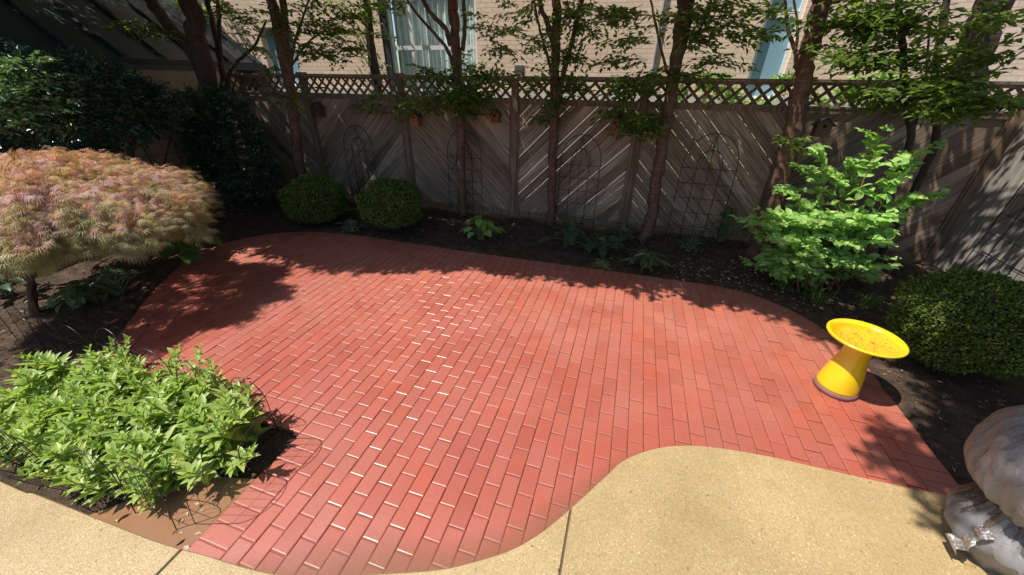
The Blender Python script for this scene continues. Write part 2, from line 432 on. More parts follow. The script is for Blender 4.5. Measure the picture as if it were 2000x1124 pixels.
po = pm.build('puddle', PUD); at_ = po.data.attributes.new('depth', 'FLOAT', 'POINT'); at_.data.foreach_set('value', [1.5]*5)
props(po, kind='structure')

# ------------------------------------------------------------------ back fence
FV = 6.0
fence = thing('board_fence', 'weathered fence of diagonal boards topped with a lattice strip, behind the trees', 'fence', (-1.8, FV, 0))
POSTS = [-7.48, -5.72, -3.77, -1.81, .05, 1.945, 4.07]
ZB, ZT, ZR = .04, 1.80, 1.84
def board_panel(u0, u1, sgn, gaps, v, m, parent, z0=ZB, z1=ZT, wb=.142, ang=45):
    b = MB(); a = R2(ang); dx, dz = cos(a), sgn*sin(a); nx, nz = -dz, dx
    cor = [(u0, z0), (u1, z0), (u1, z1), (u0, z1)]; pr = [nx*x+nz*z for x, z in cor]; t = min(pr)-rng.random()*.1
    while t < max(pr):
        g = gaps(); closed = g < .003; g = max(g, .0035)
        q = poly_clip(poly_clip(cor, nx, nz, t+wb-g), -nx, -nz, -t)
        if len(q) >= 3 and abs(poly_area(q)) > 1e-4:
            dv = rng.normal()*.0015
            b.prism(q, v+dv, v+.018+dv, axis=1)
            if closed:
                q = poly_clip(poly_clip(cor, nx, nz, t+wb+.012), -nx, -nz, -(t+wb-.014))
                if len(q) >= 3: b.prism(q, v+.021, v+.026, axis=1)
        t += wb
    return b.build('board_panel', m, parent)
styles = [(-1, lambda: .005 if rng.random() < .3 else .0008), (1, lambda: .006 if rng.random() < .12 else .0008), (-1, lambda: .0008),
          (1, lambda: .010 if rng.random() < .8 else .0015), (-1, lambda: .009 if rng.random() < .65 else .0015), (1, lambda: .006 if rng.random() < .25 else .001)]
for i in range(len(POSTS)-1):
    board_panel(POSTS[i]+.05, POSTS[i+1]-.05, styles[i][0], styles[i][1], FV, FWOODS[styles[i][0]], fence)
    b = MB(); u0, u1 = POSTS[i]+.05, POSTS[i+1]-.05; z0, z1 = ZR+.03, 2.115; sp = .117
    for sg in (1, -1):
        dx, dz = .7071, sg*.7071; nx, nz = -dz, dx; cor = [(u0, z0), (u1, z0), (u1, z1), (u0, z1)]; pr = [nx*x+nz*z for x, z in cor]
        t = min(pr)
        while t < max(pr):
            q = poly_clip(poly_clip(cor, nx, nz, t+.038), -nx, -nz, -t)
            if len(q) >= 3: b.prism(q, FV+(.001 if sg > 0 else .010), FV+(.009 if sg > 0 else .018), axis=1)
            t += sp
    b.build('lattice', FRAME, fence)
    b = MB(); b.box((u0, FV-.022, ZT-.005), (u1, FV-.003, ZR+.012)); b.build('rail', FRAME, fence); b = MB(); b.box((u0, FV-.03, ZR+.013), (u1, FV+.03, ZR+.035)); b.build('rail', FRAME, fence)
    b = MB(); b.box((u0, FV-.022, ZB+.0), (u1, FV-.004, ZB+.09)); b.build('rail', FRAME, fence)
    b = MB(); b.box((u0, FV-.022, 2.10), (u1, FV-.003, 2.139)); b.build('rail', FRAME, fence); b = MB(); b.box((u0-.02, FV-.045, 2.14), (u1+.02, FV+.05, 2.165)); b.build('cap_rail', FRAME, fence)
    for s in (u0, u1-.03): b = MB(); b.box((s, FV-.020, ZB+.091), (s+.03, FV-.003, ZT-.006)); b.build('trim_board', FRAME, fence)
for i, u in enumerate(POSTS):
    b = MB(); b.box((u-.049, FV-.04, 0), (u+.049, FV+.05, 2.139)); b.box((u-.06, FV-.06, 2.166), (u+.06, FV+.07, 2.19)); b.build('post', FRAME, fence)
# side fences
rf = thing('board_fence', 'grey board fence on the right with bright sun patches low on its boards', 'fence', (4.12, 4, 0))
y = 1.2
while y < 5.85:
    b = MB(); wd = .17+rng.random()*.02; b.box((4.12+rng.normal()*.003, y, .02), (4.14, min(5.99, y+wd-.004), 1.95+rng.normal()*.003)); b.build('board', RWOOD, rf); y += wd
b = MB(); b.box((4.121, 5.86, .02), (4.15, 6.05, 1.95)); b.build('board', RWOOD, rf)
for yy in (1.4, 3.7):
    b = MB(); b.box((4.145, yy-.05, 0), (4.24, yy+.05, 2.1)); b.build('post', FRAME, rf)
b = MB(); b.box((4.09, 1.2, 1.955), (4.20, 5.93, 1.99)); b.box((4.105, 1.2, 1.86), (4.116, 5.93, 1.954)); b.build('cap_rail', FRAME, rf)
lw = thing('garden_wall', 'plain tan side wall behind the dark evergreen bush', 'wall', (-7.75, 4, 0))
b = MB(); b.box((-7.85, -1, 0), (-7.7, 6.4, 2.2)); b.build('wall_face', LWALL, lw)
b = MB(); b.box((-7.88, -1, 2.2), (-7.67, 6.4, 2.26)); b.build('coping', plain('coping', (.10, .085, .07), .8), lw)
# neighbour's garage with dark metal roof beyond the side wall
gar = thing('garage', 'neighbouring outbuilding with a dark seamed metal roof sloping down to the side wall', 'building', (-10.5, 4, 0))
DROOF = plain('dark metal roof', (.018, .023, .028), .5, .0, var=.25, scale=2)
b = MB(); b.box((-14, -4, 0), (-8.35, 8.2, 2.3)); b.build('wall', plain('dark siding', (.05, .045, .045), .8), gar)
b = MB(); b.add([(-8.05, -5, 2.36), (-8.05, 8.6, 2.36), (-12, 8.6, 5.2), (-12, -5, 5.2), (-8.05, -5, 2.31), (-8.05, 8.6, 2.31), (-12, 8.6, 5.13), (-12, -5, 5.13)],
     [(0, 1, 2, 3), (4, 7, 6, 5), (0, 4, 5, 1), (1, 5, 6, 2), (3, 2, 6, 7), (0, 3, 7, 4)])
for yy in np.arange(-4.8, 8.6, .6):
    b.add([(-8.04, yy, 2.355), (-8.04, yy+.05, 2.355), (-12, yy+.05, 5.195), (-12, yy, 5.195), (-8.04, yy, 2.42), (-8.04, yy+.05, 2.42), (-12, yy+.05, 5.26), (-12, yy, 5.26)],
          [(4, 5, 6, 7), (0, 4, 7, 3), (1, 2, 6, 5), (0, 1, 5, 4)])
b.build('roof', DROOF, gar)
b = MB(); b.box((-8.1, -5, 2.22), (-7.96, 8.6, 2.335)); b.build('gutter', DROOF, gar)

# ------------------------------------------------------------------ brick house behind
HV = 7.4
house = thing('brick_house', 'pale peach brick house wall with tall windows behind the fence', 'house', (0, HV, 0))
WINS = [(-7.9, -7.05, 1.95, 3.0), (-4.93, -2.97, 1.9, 4.4), (1.56, 2.04, 1.9, 4.3)]
FND = 1.93
b = MB(); xs = sorted({-14, 10}|{w_[0] for w_ in WINS}|{w_[1] for w_ in WINS}); 
for i in range(len(xs)-1):
    a, c = xs[i], xs[i+1]; w_ = [q for q in WINS if q[0] <= a and q[1] >= c]
    for z0, z1 in ([(FND, max(FND, w_[0][2])), (w_[0][3], 7.5)] if w_ else [(FND, 7.5)]):
        if z1-z0 > .01: b.box((a, HV, z0), (c, HV+.25, z1))
b.build('wall', HBRICK, house)
b = MB(); b.box((-14, HV-.05, -.05), (10, HV+.25, 1.895)); b.build('foundation', plain('pale foundation', (.62, .58, .50), .8, var=.12, scale=4), house)
GLASS = NT('window glass'); GLASS = GLASS.done(GLASS.bsdf((.32, .42, .46), .04, spec=.9))
BLUEG = NT('tinted pane'); BLUEG = BLUEG.done(BLUEG.bsdf((.26, .42, .52), .08, spec=.8))
def glass():
    m = NT('clear pane'); t = m.n('ShaderNodeBsdfTransparent'); t.inputs[0].default_value = (.86, .94, .94, 1)
    g = m.n('ShaderNodeBsdfGlossy'); g.inputs['Roughness'].default_value = .03
    x = m.n('ShaderNodeMixShader'); x.inputs[0].default_value = .14; m.l(t.outputs[0], x.inputs[1]); m.l(g.outputs[0], x.inputs[2]); return m.done(x.outputs[0])
CLEAR = glass(); CURT = plain('white curtain', (.80, .84, .82), .8, var=.06, bump=0)
DKSHADE = plain('dark jamb', (.04, .04, .045), .5)
def window(u0, u1, z0, z1, mull, rail, curtain=True, pane=None, label=None):
    f = MB(); t = .05
    f.box((u0, HV+.06, z0), (u0+t, HV+.14, z1)); f.box((u1-t, HV+.06, z0), (u1, HV+.14, z1)); f.box((u0+t, HV+.06, z1-t), (u1-t, HV+.14, z1)); f.box((u0+t, HV+.06, z0), (u1-t, HV+.14, z0+.03))
    for a in mull: f.box((a-.028, HV+.065, z0+.03), (a+.028, HV+.135, z1-t))
    for z in rail: f.box((u0+t, HV+.058, z-.035), (u1-t, HV+.13, z+.035))
    wf = f.build('window', WHITE, house)
    if label: wf['label'] = label
    g = MB(); g.add([(u0, HV+.10, z0), (u1, HV+.10, z0), (u1, HV+.10, z1), (u0, HV+.10, z1)], [(0, 1, 2, 3)]); g.build('pane', pane or CLEAR, wf)
    s = MB(); s.box((u0-.0, HV-.04, z0-.05), (u1+.0, HV+.059, z0-.002)); s.build('sill', WHITE, wf)
    if curtain:
        c = MB(); xs = np.linspace(u0, u1, 140); V = []
        for x in xs:
            d = HV+.3+.018*sin(x*48)+.012*sin(x*91+1)
            V += [(x, d, z0-.2), (x+.01*sin(x*20), d, z1)]
        c.add(V, [(2*i, 2*i+2, 2*i+3, 2*i+1) for i in range(len(xs)-1)]); c.build('curtain', CURT, wf, smooth=True)
    bk = MB(); bk.box((u0-.1, HV+.6, z0-.3), (u1+.1, HV+.62, z1+.1)); bk.build('room_shade', DKSHADE, wf)
    return wf
window(-4.80, -2.97, 1.9, 4.4, [-4.32], [2.62], label='wide window with white frame and pleated curtains')
b = MB(); b.box((-4.93, HV+.02, 1.9), (-4.801, HV+.24, 4.4)); b.build('jamb', DKSHADE, house)  # dark box standing in for the shadow in the window's left reveal
window(1.56, 2.04, 1.9, 4.3, [], [2.98], curtain=False, pane=BLUEG, label='narrow window with blue pane')
window(-7.9, -7.05, 1.95, 3.0, [-7.45], [], pane=BLUEG, label='small blue window behind the trees')
b = MB(); b.tube([(.12, HV-.03, 1.9), (.12, HV-.03, 4.5)], .022, 10); b.build('downpipe', plain('grey pipe', (.35, .36, .36), .5), house)
b = MB(); b.box((-2.25, HV-.015, 2.255), (-2.075, HV+.0, 2.345))
for k in range(3): b.box((-2.24, HV-.022, 2.267+.026*k), (-2.085, HV-.0151, 2.277+.026*k))
b.build('vent', plain('vent metal', (.22, .22, .22), .5), house)

# ------------------------------------------------------------------ foliage tools
def frames(d, nrm):
    d = unit(d); s = unit(np.cross(nrm, d)); n = np.cross(d, s); return d, s, n
TEMPL = {
 'simple': (np.array([(0, 0, 0), (.45, -.5, .14), (1, 0, -.04), (.45, .5, .14)], float), [(0, 1, 2), (0, 2, 3)]),
 'oval': (np.array([(0, 0, 0), (.22, -.36, .09), (.22, 0, .0), (.22, .36, .09), (.5, -.5, .10), (.5, 0, 0), (.5, .5, .10), (.8, -.27, .02), (.8, 0, -.04), (.8, .27, .02), (1.05, 0, -.12)], float),
          [(0, 2, 1), (0, 3, 2), (1, 2, 5, 4), (2, 3, 6, 5), (4, 5, 8, 7), (5, 6, 9, 8), (7, 8, 10), (8, 9, 10)]),
}
_v = [(0, 0, 0)]; _f = []
for _a, _l in ((-62, .6), (-40, .8), (-20, .95), (0, 1.05), (20, .95), (40, .8), (62, .6)):
    a = R2(_a); i = len(_v); w2 = .027
    _v += [(.45*_l*cos(a)+w2*sin(a), .45*_l*sin(a)-w2*cos(a), .06), (_l*cos(a), _l*sin(a), -.2*_l), (.45*_l*cos(a)-w2*sin(a), .45*_l*sin(a)+w2*cos(a), .06)]
    _f += [(0, i, i+1, i+2)]
TEMPL['lace'] = (np.array(_v, float), _f)
def add_leaves(mb, pos, d, nrm, length, width, kind='simple'):
    pos = np.asarray(pos, float); N = len(pos)
    if N == 0: return
    T, Fs = TEMPL[kind]; d, s, n = frames(np.broadcast_to(d, (N, 3)), np.broadcast_to(nrm, (N, 3)))
    L = np.broadcast_to(length, (N,))[:, None, None]; W = np.broadcast_to(width, (N,))[:, None, None]
    V = pos[:, None]+T[None, :, 0:1]*L*d[:, None]+T[None, :, 1:2]*W*s[:, None]+T[None, :, 2:3]*L*n[:, None]
    base = (np.arange(N)*len(T))[:, None]
    bylen = {}
    for q in Fs: bylen.setdefault(len(q), []).append(q)
    start = mb.n; mb.v.append(V.reshape(-1, 3)); mb.n += N*len(T)
    for k_, qs in bylen.items():
        F = np.concatenate([base+np.array(q)[None] for q in qs]); mb.f.append(F+start)
def rv(n, s=1.): return rng.normal(size=(n, 3))*s
def spray(mb, tw, p, d, L, leaf, width, n=26, flat=.25, kind='simple'):
    """a flat layered twig: side twigs with leaves on both sides"""
    d = unit(d); up = unit(np.array([0, 0, 1.])+rng.normal(size=3)*.25); side = unit(np.cross(up, d))
    tips = []
    m = 5
    main = [p+d*L*t+np.array([0, 0, -.12*L*t*t]) for t in np.linspace(0, 1, 4)]
    tw.tube(main, [.004, .0035, .0028, .0015], 3, cap=False)
    P = []; D = []
    for i in range(m):
        t = (i+.5)/m; s = 1 if i % 2 else -1; q = p+d*L*t+np.array([0, 0, -.12*L*t*t]); dd = unit(d*.75+side*s*.8+rng.normal(size=3)*.15); l2 = L*.55*(1.1-t*.6)
        for a in np.linspace(.15, 1, max(2, n//m)):
            P.append(q+dd*l2*a+rng.normal(size=3)*.012); sg = 1 if rng.random() < .5 else -1
            D.append(unit(dd*.8+np.cross(up, dd)*sg*.8+rng.normal(size=3)*.25+np.array([0, 0, -.2])))
    for a in np.linspace(.2, 1, n//4+1):
        P.append(p+d*L*a); D.append(unit(d+side*rng.normal()*.9+np.array([0, 0, -.2])))
    P = np.array(P); N = len(P)
    add_leaves(mb, P, np.array(D), up+rv(N, flat), leaf*rng.uniform(.7, 1.2, N), width*rng.uniform(.75, 1.2, N), kind)

TREEL = leaf_mat('tree leaves', [(0, (.07, .115, .025)), (.5, (.12, .18, .045)), (.85, (.17, .24, .055)), (1, (.24, .29, .07))], .55, .32)
TREED = leaf_mat('dark tree leaves', [(0, (.02, .05, .02)), (.6, (.04, .085, .03)), (1, (.06, .12, .04))], .35, .38)
GLOSS = leaf_mat('glossy leaves', [(0, (.018, .05, .03)), (.6, (.03, .08, .045)), (.95, (.05, .12, .055)), (1, (.13, .17, .06))], .15, .24, .6)
def limb(mb, pts, r0, r1, n=9, k=5):
    p = smooth_path(pts, k); p[1:-1] += rng.normal(size=(len(p)-2, 3))*r0*.10
    mb.tube(p, np.linspace(r0, r1, len(p))*(1+.05*rng.normal(size=len(p))), n, bump=.03)
def px_path(pts, v): return [on_y(x, y, v+dv) for x, y, dv in [(q+(0,))[:3] for q in pts]]
def extend(pts, z=4.6, k=.6):
    """carry a stem on upward beyond the frame"""
    a, b = np.array(pts[-2]), np.array(pts[-1]); d = unit(b-a); d[2] = max(d[2], .5); d[0] *= k; d[1] = d[1]*k-.05; d = unit(d)
    return list(pts)+[b+d*(z-b[2])*.5/d[2], b+d*(z-b[2])/d[2]]

TREES = {}
def tree(key, name, label, base, stems, bark, cat='tree'):
    t = thing(name, label, cat, tuple(base), 'trees in a row along the back fence')
    mb = MB(); tops = []
    for st in stems:
        pts, r0, r1 = st[0], st[1]*.82, st[2]*.78
        if len(st) > 3 and st[3]: pts = extend(pts)
        limb(mb, pts, r0, r1); tops += [(np.array(pts[-1]), (np.array(pts[-1])+np.array(pts[-2]))/2)] if pts[-1][2] > 3.2 else []
    TREES[key] = dict(t=t, wood=mb, leaves=MB(), twig=MB(), bark=bark, tops=tops, base=np.array(base), stems=stems)
    return t
def g0(px, py, v): p = on_y(px, py, v); return (p[0], v, 0.)
v0 = 5.35
tree('t0', 'shade_tree', 'thickest dark trunk at the left corner with a heavy limb leaning left', g0(432, 300, v0), [
    ([np.array(g0(432, 300, v0))]+px_path([(425, 330), (412, 230), (400, 130), (382, 60), (368, 0)], v0), .2, .14, 1),
    (px_path([(400, 150), (365, 90), (325, 45), (290, -5), (250, -60)], v0), .13, .09, 0),
    (px_path([(350, 168), (315, 128), (280, 92), (240, 50), (200, 10)], v0), .035, .02, 0)], BARKD)
v = 5.7
tree('t0b', 'slender_tree', 'slender twin-stemmed tree just right of the thickest trunk', g0(440, 300, v), [
    ([np.array(g0(446, 300, v))]+px_path([(440, 200), (434, 140), (424, 90), (414, 40), (404, 0)], v), .06, .04, 1),
    (px_path([(434, 145), (430, 100), (428, 50), (424, 0)], v), .045, .03, 1),
    (px_path([(444, 170), (452, 135), (478, 108), (500, 85), (520, 40)], v), .04, .02, 0)], BARKD)
v = 5.45
tree('t1', 'shade_tree', 'tree with two merged stems rising behind the left clipped box ball', g0(600, 340, v), [
    ([np.array(g0(603, 340, v))]+px_path([(590, 350), (578, 260), (565, 160), (550, 90), (536, 20), (528, -10)], v), .115, .075, 1),
    (px_path([(570, 190), (562, 110), (556, 50), (552, -5)], v), .075, .05, 1),
    (px_path([(566, 150), (574, 90), (590, 40), (605, -5)], v), .03, .015, 0),
    (px_path([(568, 130), (600, 85), (640, 55), (665, 20)], v), .022, .008, 0)], BARK)
v = 5.75
tree('t2', 'shade_tree', 'straight reddish trunk in front of the curtained window, forking left', g0(905, 400, v), [
    ([np.array(g0(903, 380, v))]+px_path([(903, 400), (901, 320), (899, 240), (895, 160), (890, 90), (886, 30), (884, -10)], v), .085, .085, 1),
    (px_path([(888, 135), (872, 95), (845, 62), (812, 25), (790, -10)], v), .035, .02, 0),
    (px_path([(880, 90), (868, 55), (845, 30), (824, -5)], v), .045, .03, 1),
    (px_path([(843, 64), (838, 40), (830, 20)], v), .012, .006, 0),
    (px_path([(903, 100), (908, 50), (905, -5)], v), .04, .03, 0)], BARK)
v = 5.8
tree('t3', 'shade_tree', 'pale ringed trunk forking into several upright stems, beside the sunlit fence streaks', g0(1078, 400, v), [
    ([np.array(g0(1076, 380, v))]+px_path([(1077, 410), (1079, 330), (1081, 250), (1083, 170), (1086, 90), (1088, 30), (1088, -5)], v), .085, .07, 1),
    (px_path([(1080, 150), (1066, 100), (1052, 50), (1042, -5)], v), .028, .016, 0),
    (px_path([(1082, 90), (1070, 50), (1052, -5)], v), .045, .03, 1),
    (px_path([(1090, 200), (1102, 140), (1118, 80), (1136, 0)], v), .048, .03, 1)], BARK)
v = 5.6
tree('t4', 'shade_tree', 'leaning trunk right of the red birdhouse, in front of a fence post', g0(1262, 420, v), [
    ([np.array(g0(1262, 420, v))]+px_path([(1268, 440), (1281, 360), (1293, 290), (1306, 210), (1317, 140), (1328, 70), (1336, 0)], v), .105, .085, 1),
    (px_path([(1303, 145), (1290, 90), (1277, 30), (1270, -5)], v), .022, .014, 0),
    (px_path([(1325, 120), (1342, 60), (1352, -5)], v), .05, .03, 1),
    (px_path([(1328, 110), (1360, 70), (1385, 20), (1400, -5)], v), .018, .01, 0)], BARK)
v = 5.4
tree('t5', 'shade_tree', 'thick trunk leaning right behind the bright green shrub', g0(1500, 400, v), [
    ([np.array(g0(1496, 420, v))]+px_path([(1505, 440), (1528, 340), (1550, 240), (1566, 165), (1580, 95), (1597, 30), (1606, -8)], v), .13, .095, 1),
    (px_path([(1558, 145), (1553, 100), (1540, 60), (1532, -5)], v), .03, .018, 0),
    (px_path([(1553, 105), (1558, 55), (1549, -5)], v), .02, .012, 0)], BARK)
v = 5.5
tree('t6', 'slender_tree', 'cluster of thin upright stems with leafy sprays, right of the leaning trunk', g0(1775, 330, v), [
    ([np.array(g0(1772, 330, v))]+px_path([(1772, 300), (1768, 200), (1765, 120), (1760, 50), (1757, -5)], v), .045, .03, 1),
    ([np.array(g0(1816, 330, v))]+px_path([(1818, 300), (1822, 200), (1830, 120), (1842, 50), (1850, -5)], v), .045, .035, 1),
    (px_path([(1771, 290), (1790, 235), (1806, 170), (1812, 100), (1815, 40)], v), .02, .01, 0),
    (px_path([(1750, 60), (1735, 20), (1722, -5)], v), .02, .012, 0)], BARKD)
v = 6.45
tree('t7', 'shade_tree', 'broad dark trunk rising behind the fence in the right corner', g0(1870, 200, v), [
    ([np.array(g0(1868, 200, v))]+px_path([(1872, 200), (1888, 150), (1915, 70), (1945, 0)], v), .22, .17, 1),
    (px_path([(1885, 155), (1930, 145), (1975, 115), (2030, 80)], v), .02, .01, 0)], BARKD)
alt = thing('alley_tree', 'slim trunk standing between the fence and the house, left of the curtained window', 'tree', tuple(on_y(722, 100, 6.9)*np.array([1, 1, 0])))
mb = MB(); limb(mb, [on_y(728, 100, 6.9)*np.array([1, 1, 0])]+px_path([(732, 140), (722, 60), (712, -10)], 6.9)+[np.array([-5.1, 6.9, 5.0])], .085, .06); mb.build('trunk', BARKD, alt, smooth=True)
mb = MB(); tw = MB()
for k in range(46):
    p = np.array([-5.1, 6.85, 3.5])+rng.normal(size=3)*np.array([.5, .2, .55]); spray(mb, tw, p, rng.normal(size=3)*np.array([1, .4, .3]), .4, .07, .035, 22)
mb.build('crown', TREEL, alt)

# foliage seen in the photograph: (tree, px, py, half width, half height, sprays, y)
VIS = [('t0', 300, 60, 60, 30, 10, 5.0), ('t0b', 470, 40, 45, 40, 16, 5.7), ('t0b', 500, 80, 30, 25, 6, 5.7), ('t0b', 440, 20, 40, 30, 10, 5.7),
 ('t1', 600, 40, 70, 45, 26, 5.4), ('t1', 660, 60, 60, 45, 26, 5.3), ('t1', 640, 105, 60, 18, 14, 5.3), ('t1', 590, 90, 30, 30, 6, 5.4), ('t1', 520, 110, 25, 25, 5, 5.5), ('t1', 700, 25, 30, 30, 9, 5.4), ('t1', 560, 200, 25, 30, 5, 5.2),
 ('t2', 965, 55, 45, 25, 11, 5.6), ('t2', 985, 95, 35, 15, 7, 5.6), ('t2', 935, 150, 50, 25, 18, 5.55), ('t2', 905, 190, 38, 26, 34, 5.45), ('t2', 850, 140, 50, 25, 11, 5.6), ('t2', 765, 205, 50, 22, 14, 5.6), ('t2', 820, 200, 40, 25, 9, 5.5), ('t2', 775, 20, 20, 15, 4, 5.6), ('t2', 940, 200, 30, 15, 8, 5.5),
 ('t3', 1025, 30, 35, 30, 9, 5.7), ('t3', 1110, 30, 50, 40, 18, 5.7), ('t3', 1165, 25, 45, 18, 11, 5.6), ('t3', 1140, 60, 40, 20, 10, 5.6), ('t3', 1110, 110, 40, 40, 16, 5.7), ('t3', 1050, 90, 35, 40, 9, 5.7), ('t3', 1060, 155, 25, 15, 7, 5.6), ('t3', 1120, 160, 35, 25, 10, 5.7), ('t3', 1085, 205, 22, 10, 5, 5.6), ('t3', 1060, 240, 18, 18, 4, 5.7),
 ('t4', 1225, 35, 55, 18, 13, 5.5), ('t4', 1235, 78, 45, 9, 7, 5.5), ('t4', 1235, 118, 45, 9, 8, 5.5), ('t4', 1250, 165, 50, 24, 22, 5.4), ('t4', 1250, 235, 38, 25, 24, 5.3), ('t4', 1215, 215, 25, 12, 7, 5.4), ('t4', 1335, 40, 50, 40, 18, 5.5), ('t4', 1410, 30, 60, 35, 22, 5.4), ('t4', 1400, 120, 50, 12, 8, 5.5), ('t4', 1340, 150, 45, 15, 10, 5.5), ('t4', 1370, 75, 45, 20, 9, 5.5), ('t4', 1460, 60, 30, 20, 6, 5.5),
 ('t5', 1510, 15, 30, 18, 6, 5.3), ('t5', 1560, 45, 25, 12, 4, 5.3), ('t5', 1650, 30, 45, 35, 16, 5.2), ('t5', 1640, 110, 45, 22, 13, 5.2), ('t5', 1545, 280, 20, 20, 4, 5.2),
 ('t6', 1720, 50, 70, 50, 44, 5.3), ('t6', 1710, 115, 70, 22, 26, 5.2), ('t6', 1790, 40, 50, 45, 26, 5.3), ('t6', 1800, 120, 50, 30, 17, 5.3), ('t6', 1740, 180, 60, 18, 22, 5.2), ('t6', 1820, 190, 50, 22, 22, 5.1),
 ('t7', 1885, 60, 50, 45, 18, 4.9), ('t7', 1960, 40, 45, 35, 10, 4.8), ('t7', 1940, 110, 50, 25, 10, 4.7), ('t7', 1880, 165, 40, 15, 12, 4.6), ('t7', 1930, 195, 75, 14, 30, 4.5), ('t7', 1860, 215, 50, 20, 18, 4.7), ('t7', 1850, 150, 30, 20, 8, 4.8)]
for key, px, py, hw, hh, n, v in VIS:
    T = TREES[key]; c = on_y(px, py, v); dark = py > 130
    for k in range(int(n*(.72 if not dark else .95)*(.75 if key in ('t6', 't7') else 1))):
        q = on_y(px+rng.normal()*hw*.5, py+rng.normal()*hh*.5, v+rng.normal()*.12)
        away = q-np.array([T['base'][0], T['base'][1]+.1, q[2]]); away[2] = -.05
        d = unit(away+rng.normal(size=3)*np.array([.35, .3, .1])); q = q-d*.2
        spray(T['leaves'], T['twig'], q, d, rng.uniform(.28, .46), .085, .046, 22)
# canopy above the frame; it leaves open what the sun reaches in the photograph
EDG = np.array([(-8, 2.2), (-5.6, 2.6), (-4.9, 3.0), (-4.5, 3.13), (-3.9, 3.26), (-3, 3.35), (-2.3, 3.65), (-1.2, 3.93), (.6, 4.0), (1.15, 3.9), (1.6, 4.1), (1.95, 3.75), (2.15, 3.5), (2.3, 2.2), (2.5, 1.8), (5, 1.6)])
HOLES = [(2.06, 2.96, .48, .38), (-5.1, 2.5, 1.5, 1.0), (2.80, 5.1, .85, .62), (2.45, 4.8, .6, .45), (2.66, 3.42, .20, .26), (4.38, 4.72, .42, .55), (-3.0, 4.86, .07, .16), (-5.25, 3.0, .8, .55), (-.95, 6.28, .10, .3), (-.62, 6.2, .06, .25), (1.3, 6.25, .07, .25), (-5.75, 6.2, .12, .3)]
def lit(x, y, soft=.0):
    if y < np.interp(x, EDG[:, 0], EDG[:, 1])+soft: return True
    return any(((x-a)/c)**2+((y-b)/d)**2 < 1 for a, b, c, d in HOLES)
kt = list(TREES); bx = np.array([TREES[k]['base'][0] for k in kt]); cnt = 0
bigT = thing('shade_tree', 'tall tree outside the picture whose high branches shade the right-hand bed', 'tree', (4.0, -1.4, 0))
TREES['big'] = dict(t=bigT, wood=MB(), leaves=MB(), twig=MB(), bark=BARKD, tops=[], base=np.array([4.0, -1.4, 0.]))
limb(TREES['big']['wood'], [(4.0, -1.4, 0), (3.9, -1.3, 2.2), (3.5, -1.0, 4.2), (3.0, -.6, 6)], .2, .1)
limb(TREES['big']['wood'], [(3.55, -1.05, 4), (2.6, .2, 4.9), (1.6, 1.2, 5.2), (.8, 1.8, 5.3)], .09, .03)
while cnt < 3500:
    gx, gy = rng.uniform(-8.6, 5.0), rng.uniform(1.7, 7.3); z = rng.uniform(3.35, 5.4)
    if cnt >= 1900 and cnt < 2320: gx, gy = rng.uniform(2.2, 4.9), rng.uniform(1.7, 5.0)
    if cnt >= 2940: gx, gy = rng.uniform(-7.5, 2.3), rng.uniform(4.5, 7.0)
    elif cnt >= 2320: gx = rng.uniform(-5.8, 2.2); gy = float(np.interp(gx, EDG[:, 0], EDG[:, 1]))+rng.uniform(0, 1.5)
    if 700 < cnt < 1000: gx, gy = rng.uniform(-11, -7.2), rng.uniform(2.5, 9)
    cx, cy = gx, gy
    if lit(cx, cy, .06): continue
    if gy > 5.2 and 1100 < cnt < 1900: continue
    p = np.array([gx-z*SX, gy-z*SY, z])
    if p[1] > 6.3 and gx > -7: continue
    if gx > 2.25 and gy < 4.3 and p[1] < 2.6:
        key = 'big'; z = rng.uniform(4.3, 6.0); p = np.array([gx-z*SX, gy-z*SY, z])
        if rng.random() < .25: continue
    else: key = kt[int(np.argmin(abs(bx-p[0])+rng.random(len(kt))*.6))]
    T = TREES[key]; d = unit(rng.normal(size=3)*np.array([1, 1, .25])); L = rng.uniform(.3, .5)
    # sprays near the edge of the shade turn away from it
    e = np.array([gx, gy])+d[:2]*L
    if lit(e[0], e[1], -.02): d = -d
    e = np.array([gx, gy])+d[:2]*L
    if lit(e[0], e[1], -.05): L = .15
    spray(T['leaves'], T['twig'], p, d, L, .09, .055, 40, .35); cnt += 1
    if rng.random() < .10 and T['tops']:
        tp = T['tops'][rng.integers(len(T['tops']))]; a = tp[1]; limb(T['twig'], [a, (a+p)/2+np.array([0, 0, .2]), p], .018, .005, 4, 3)
for k in range(26):      # high spray group that dapples the brick below the birdbath
    gx, gy = rng.normal(2.14, .11)+.1*(k % 3), rng.normal(2.16, .10); z = rng.uniform(4.8, 6.0); T = TREES['big']
    spray(T['leaves'], T['twig'], np.array([gx-z*SX, gy-z*SY, z]), unit(rng.normal(size=3)*np.array([1, 1, .2])), .25, .09, .055, 26, .35)
for T in TREES.values():
    T['wood'].build('trunk', T['bark'], T['t'], smooth=True); T['leaves'].build('crown', TREEL, T['t']); T['twig'].build('twigs', T['bark'], T['t'])

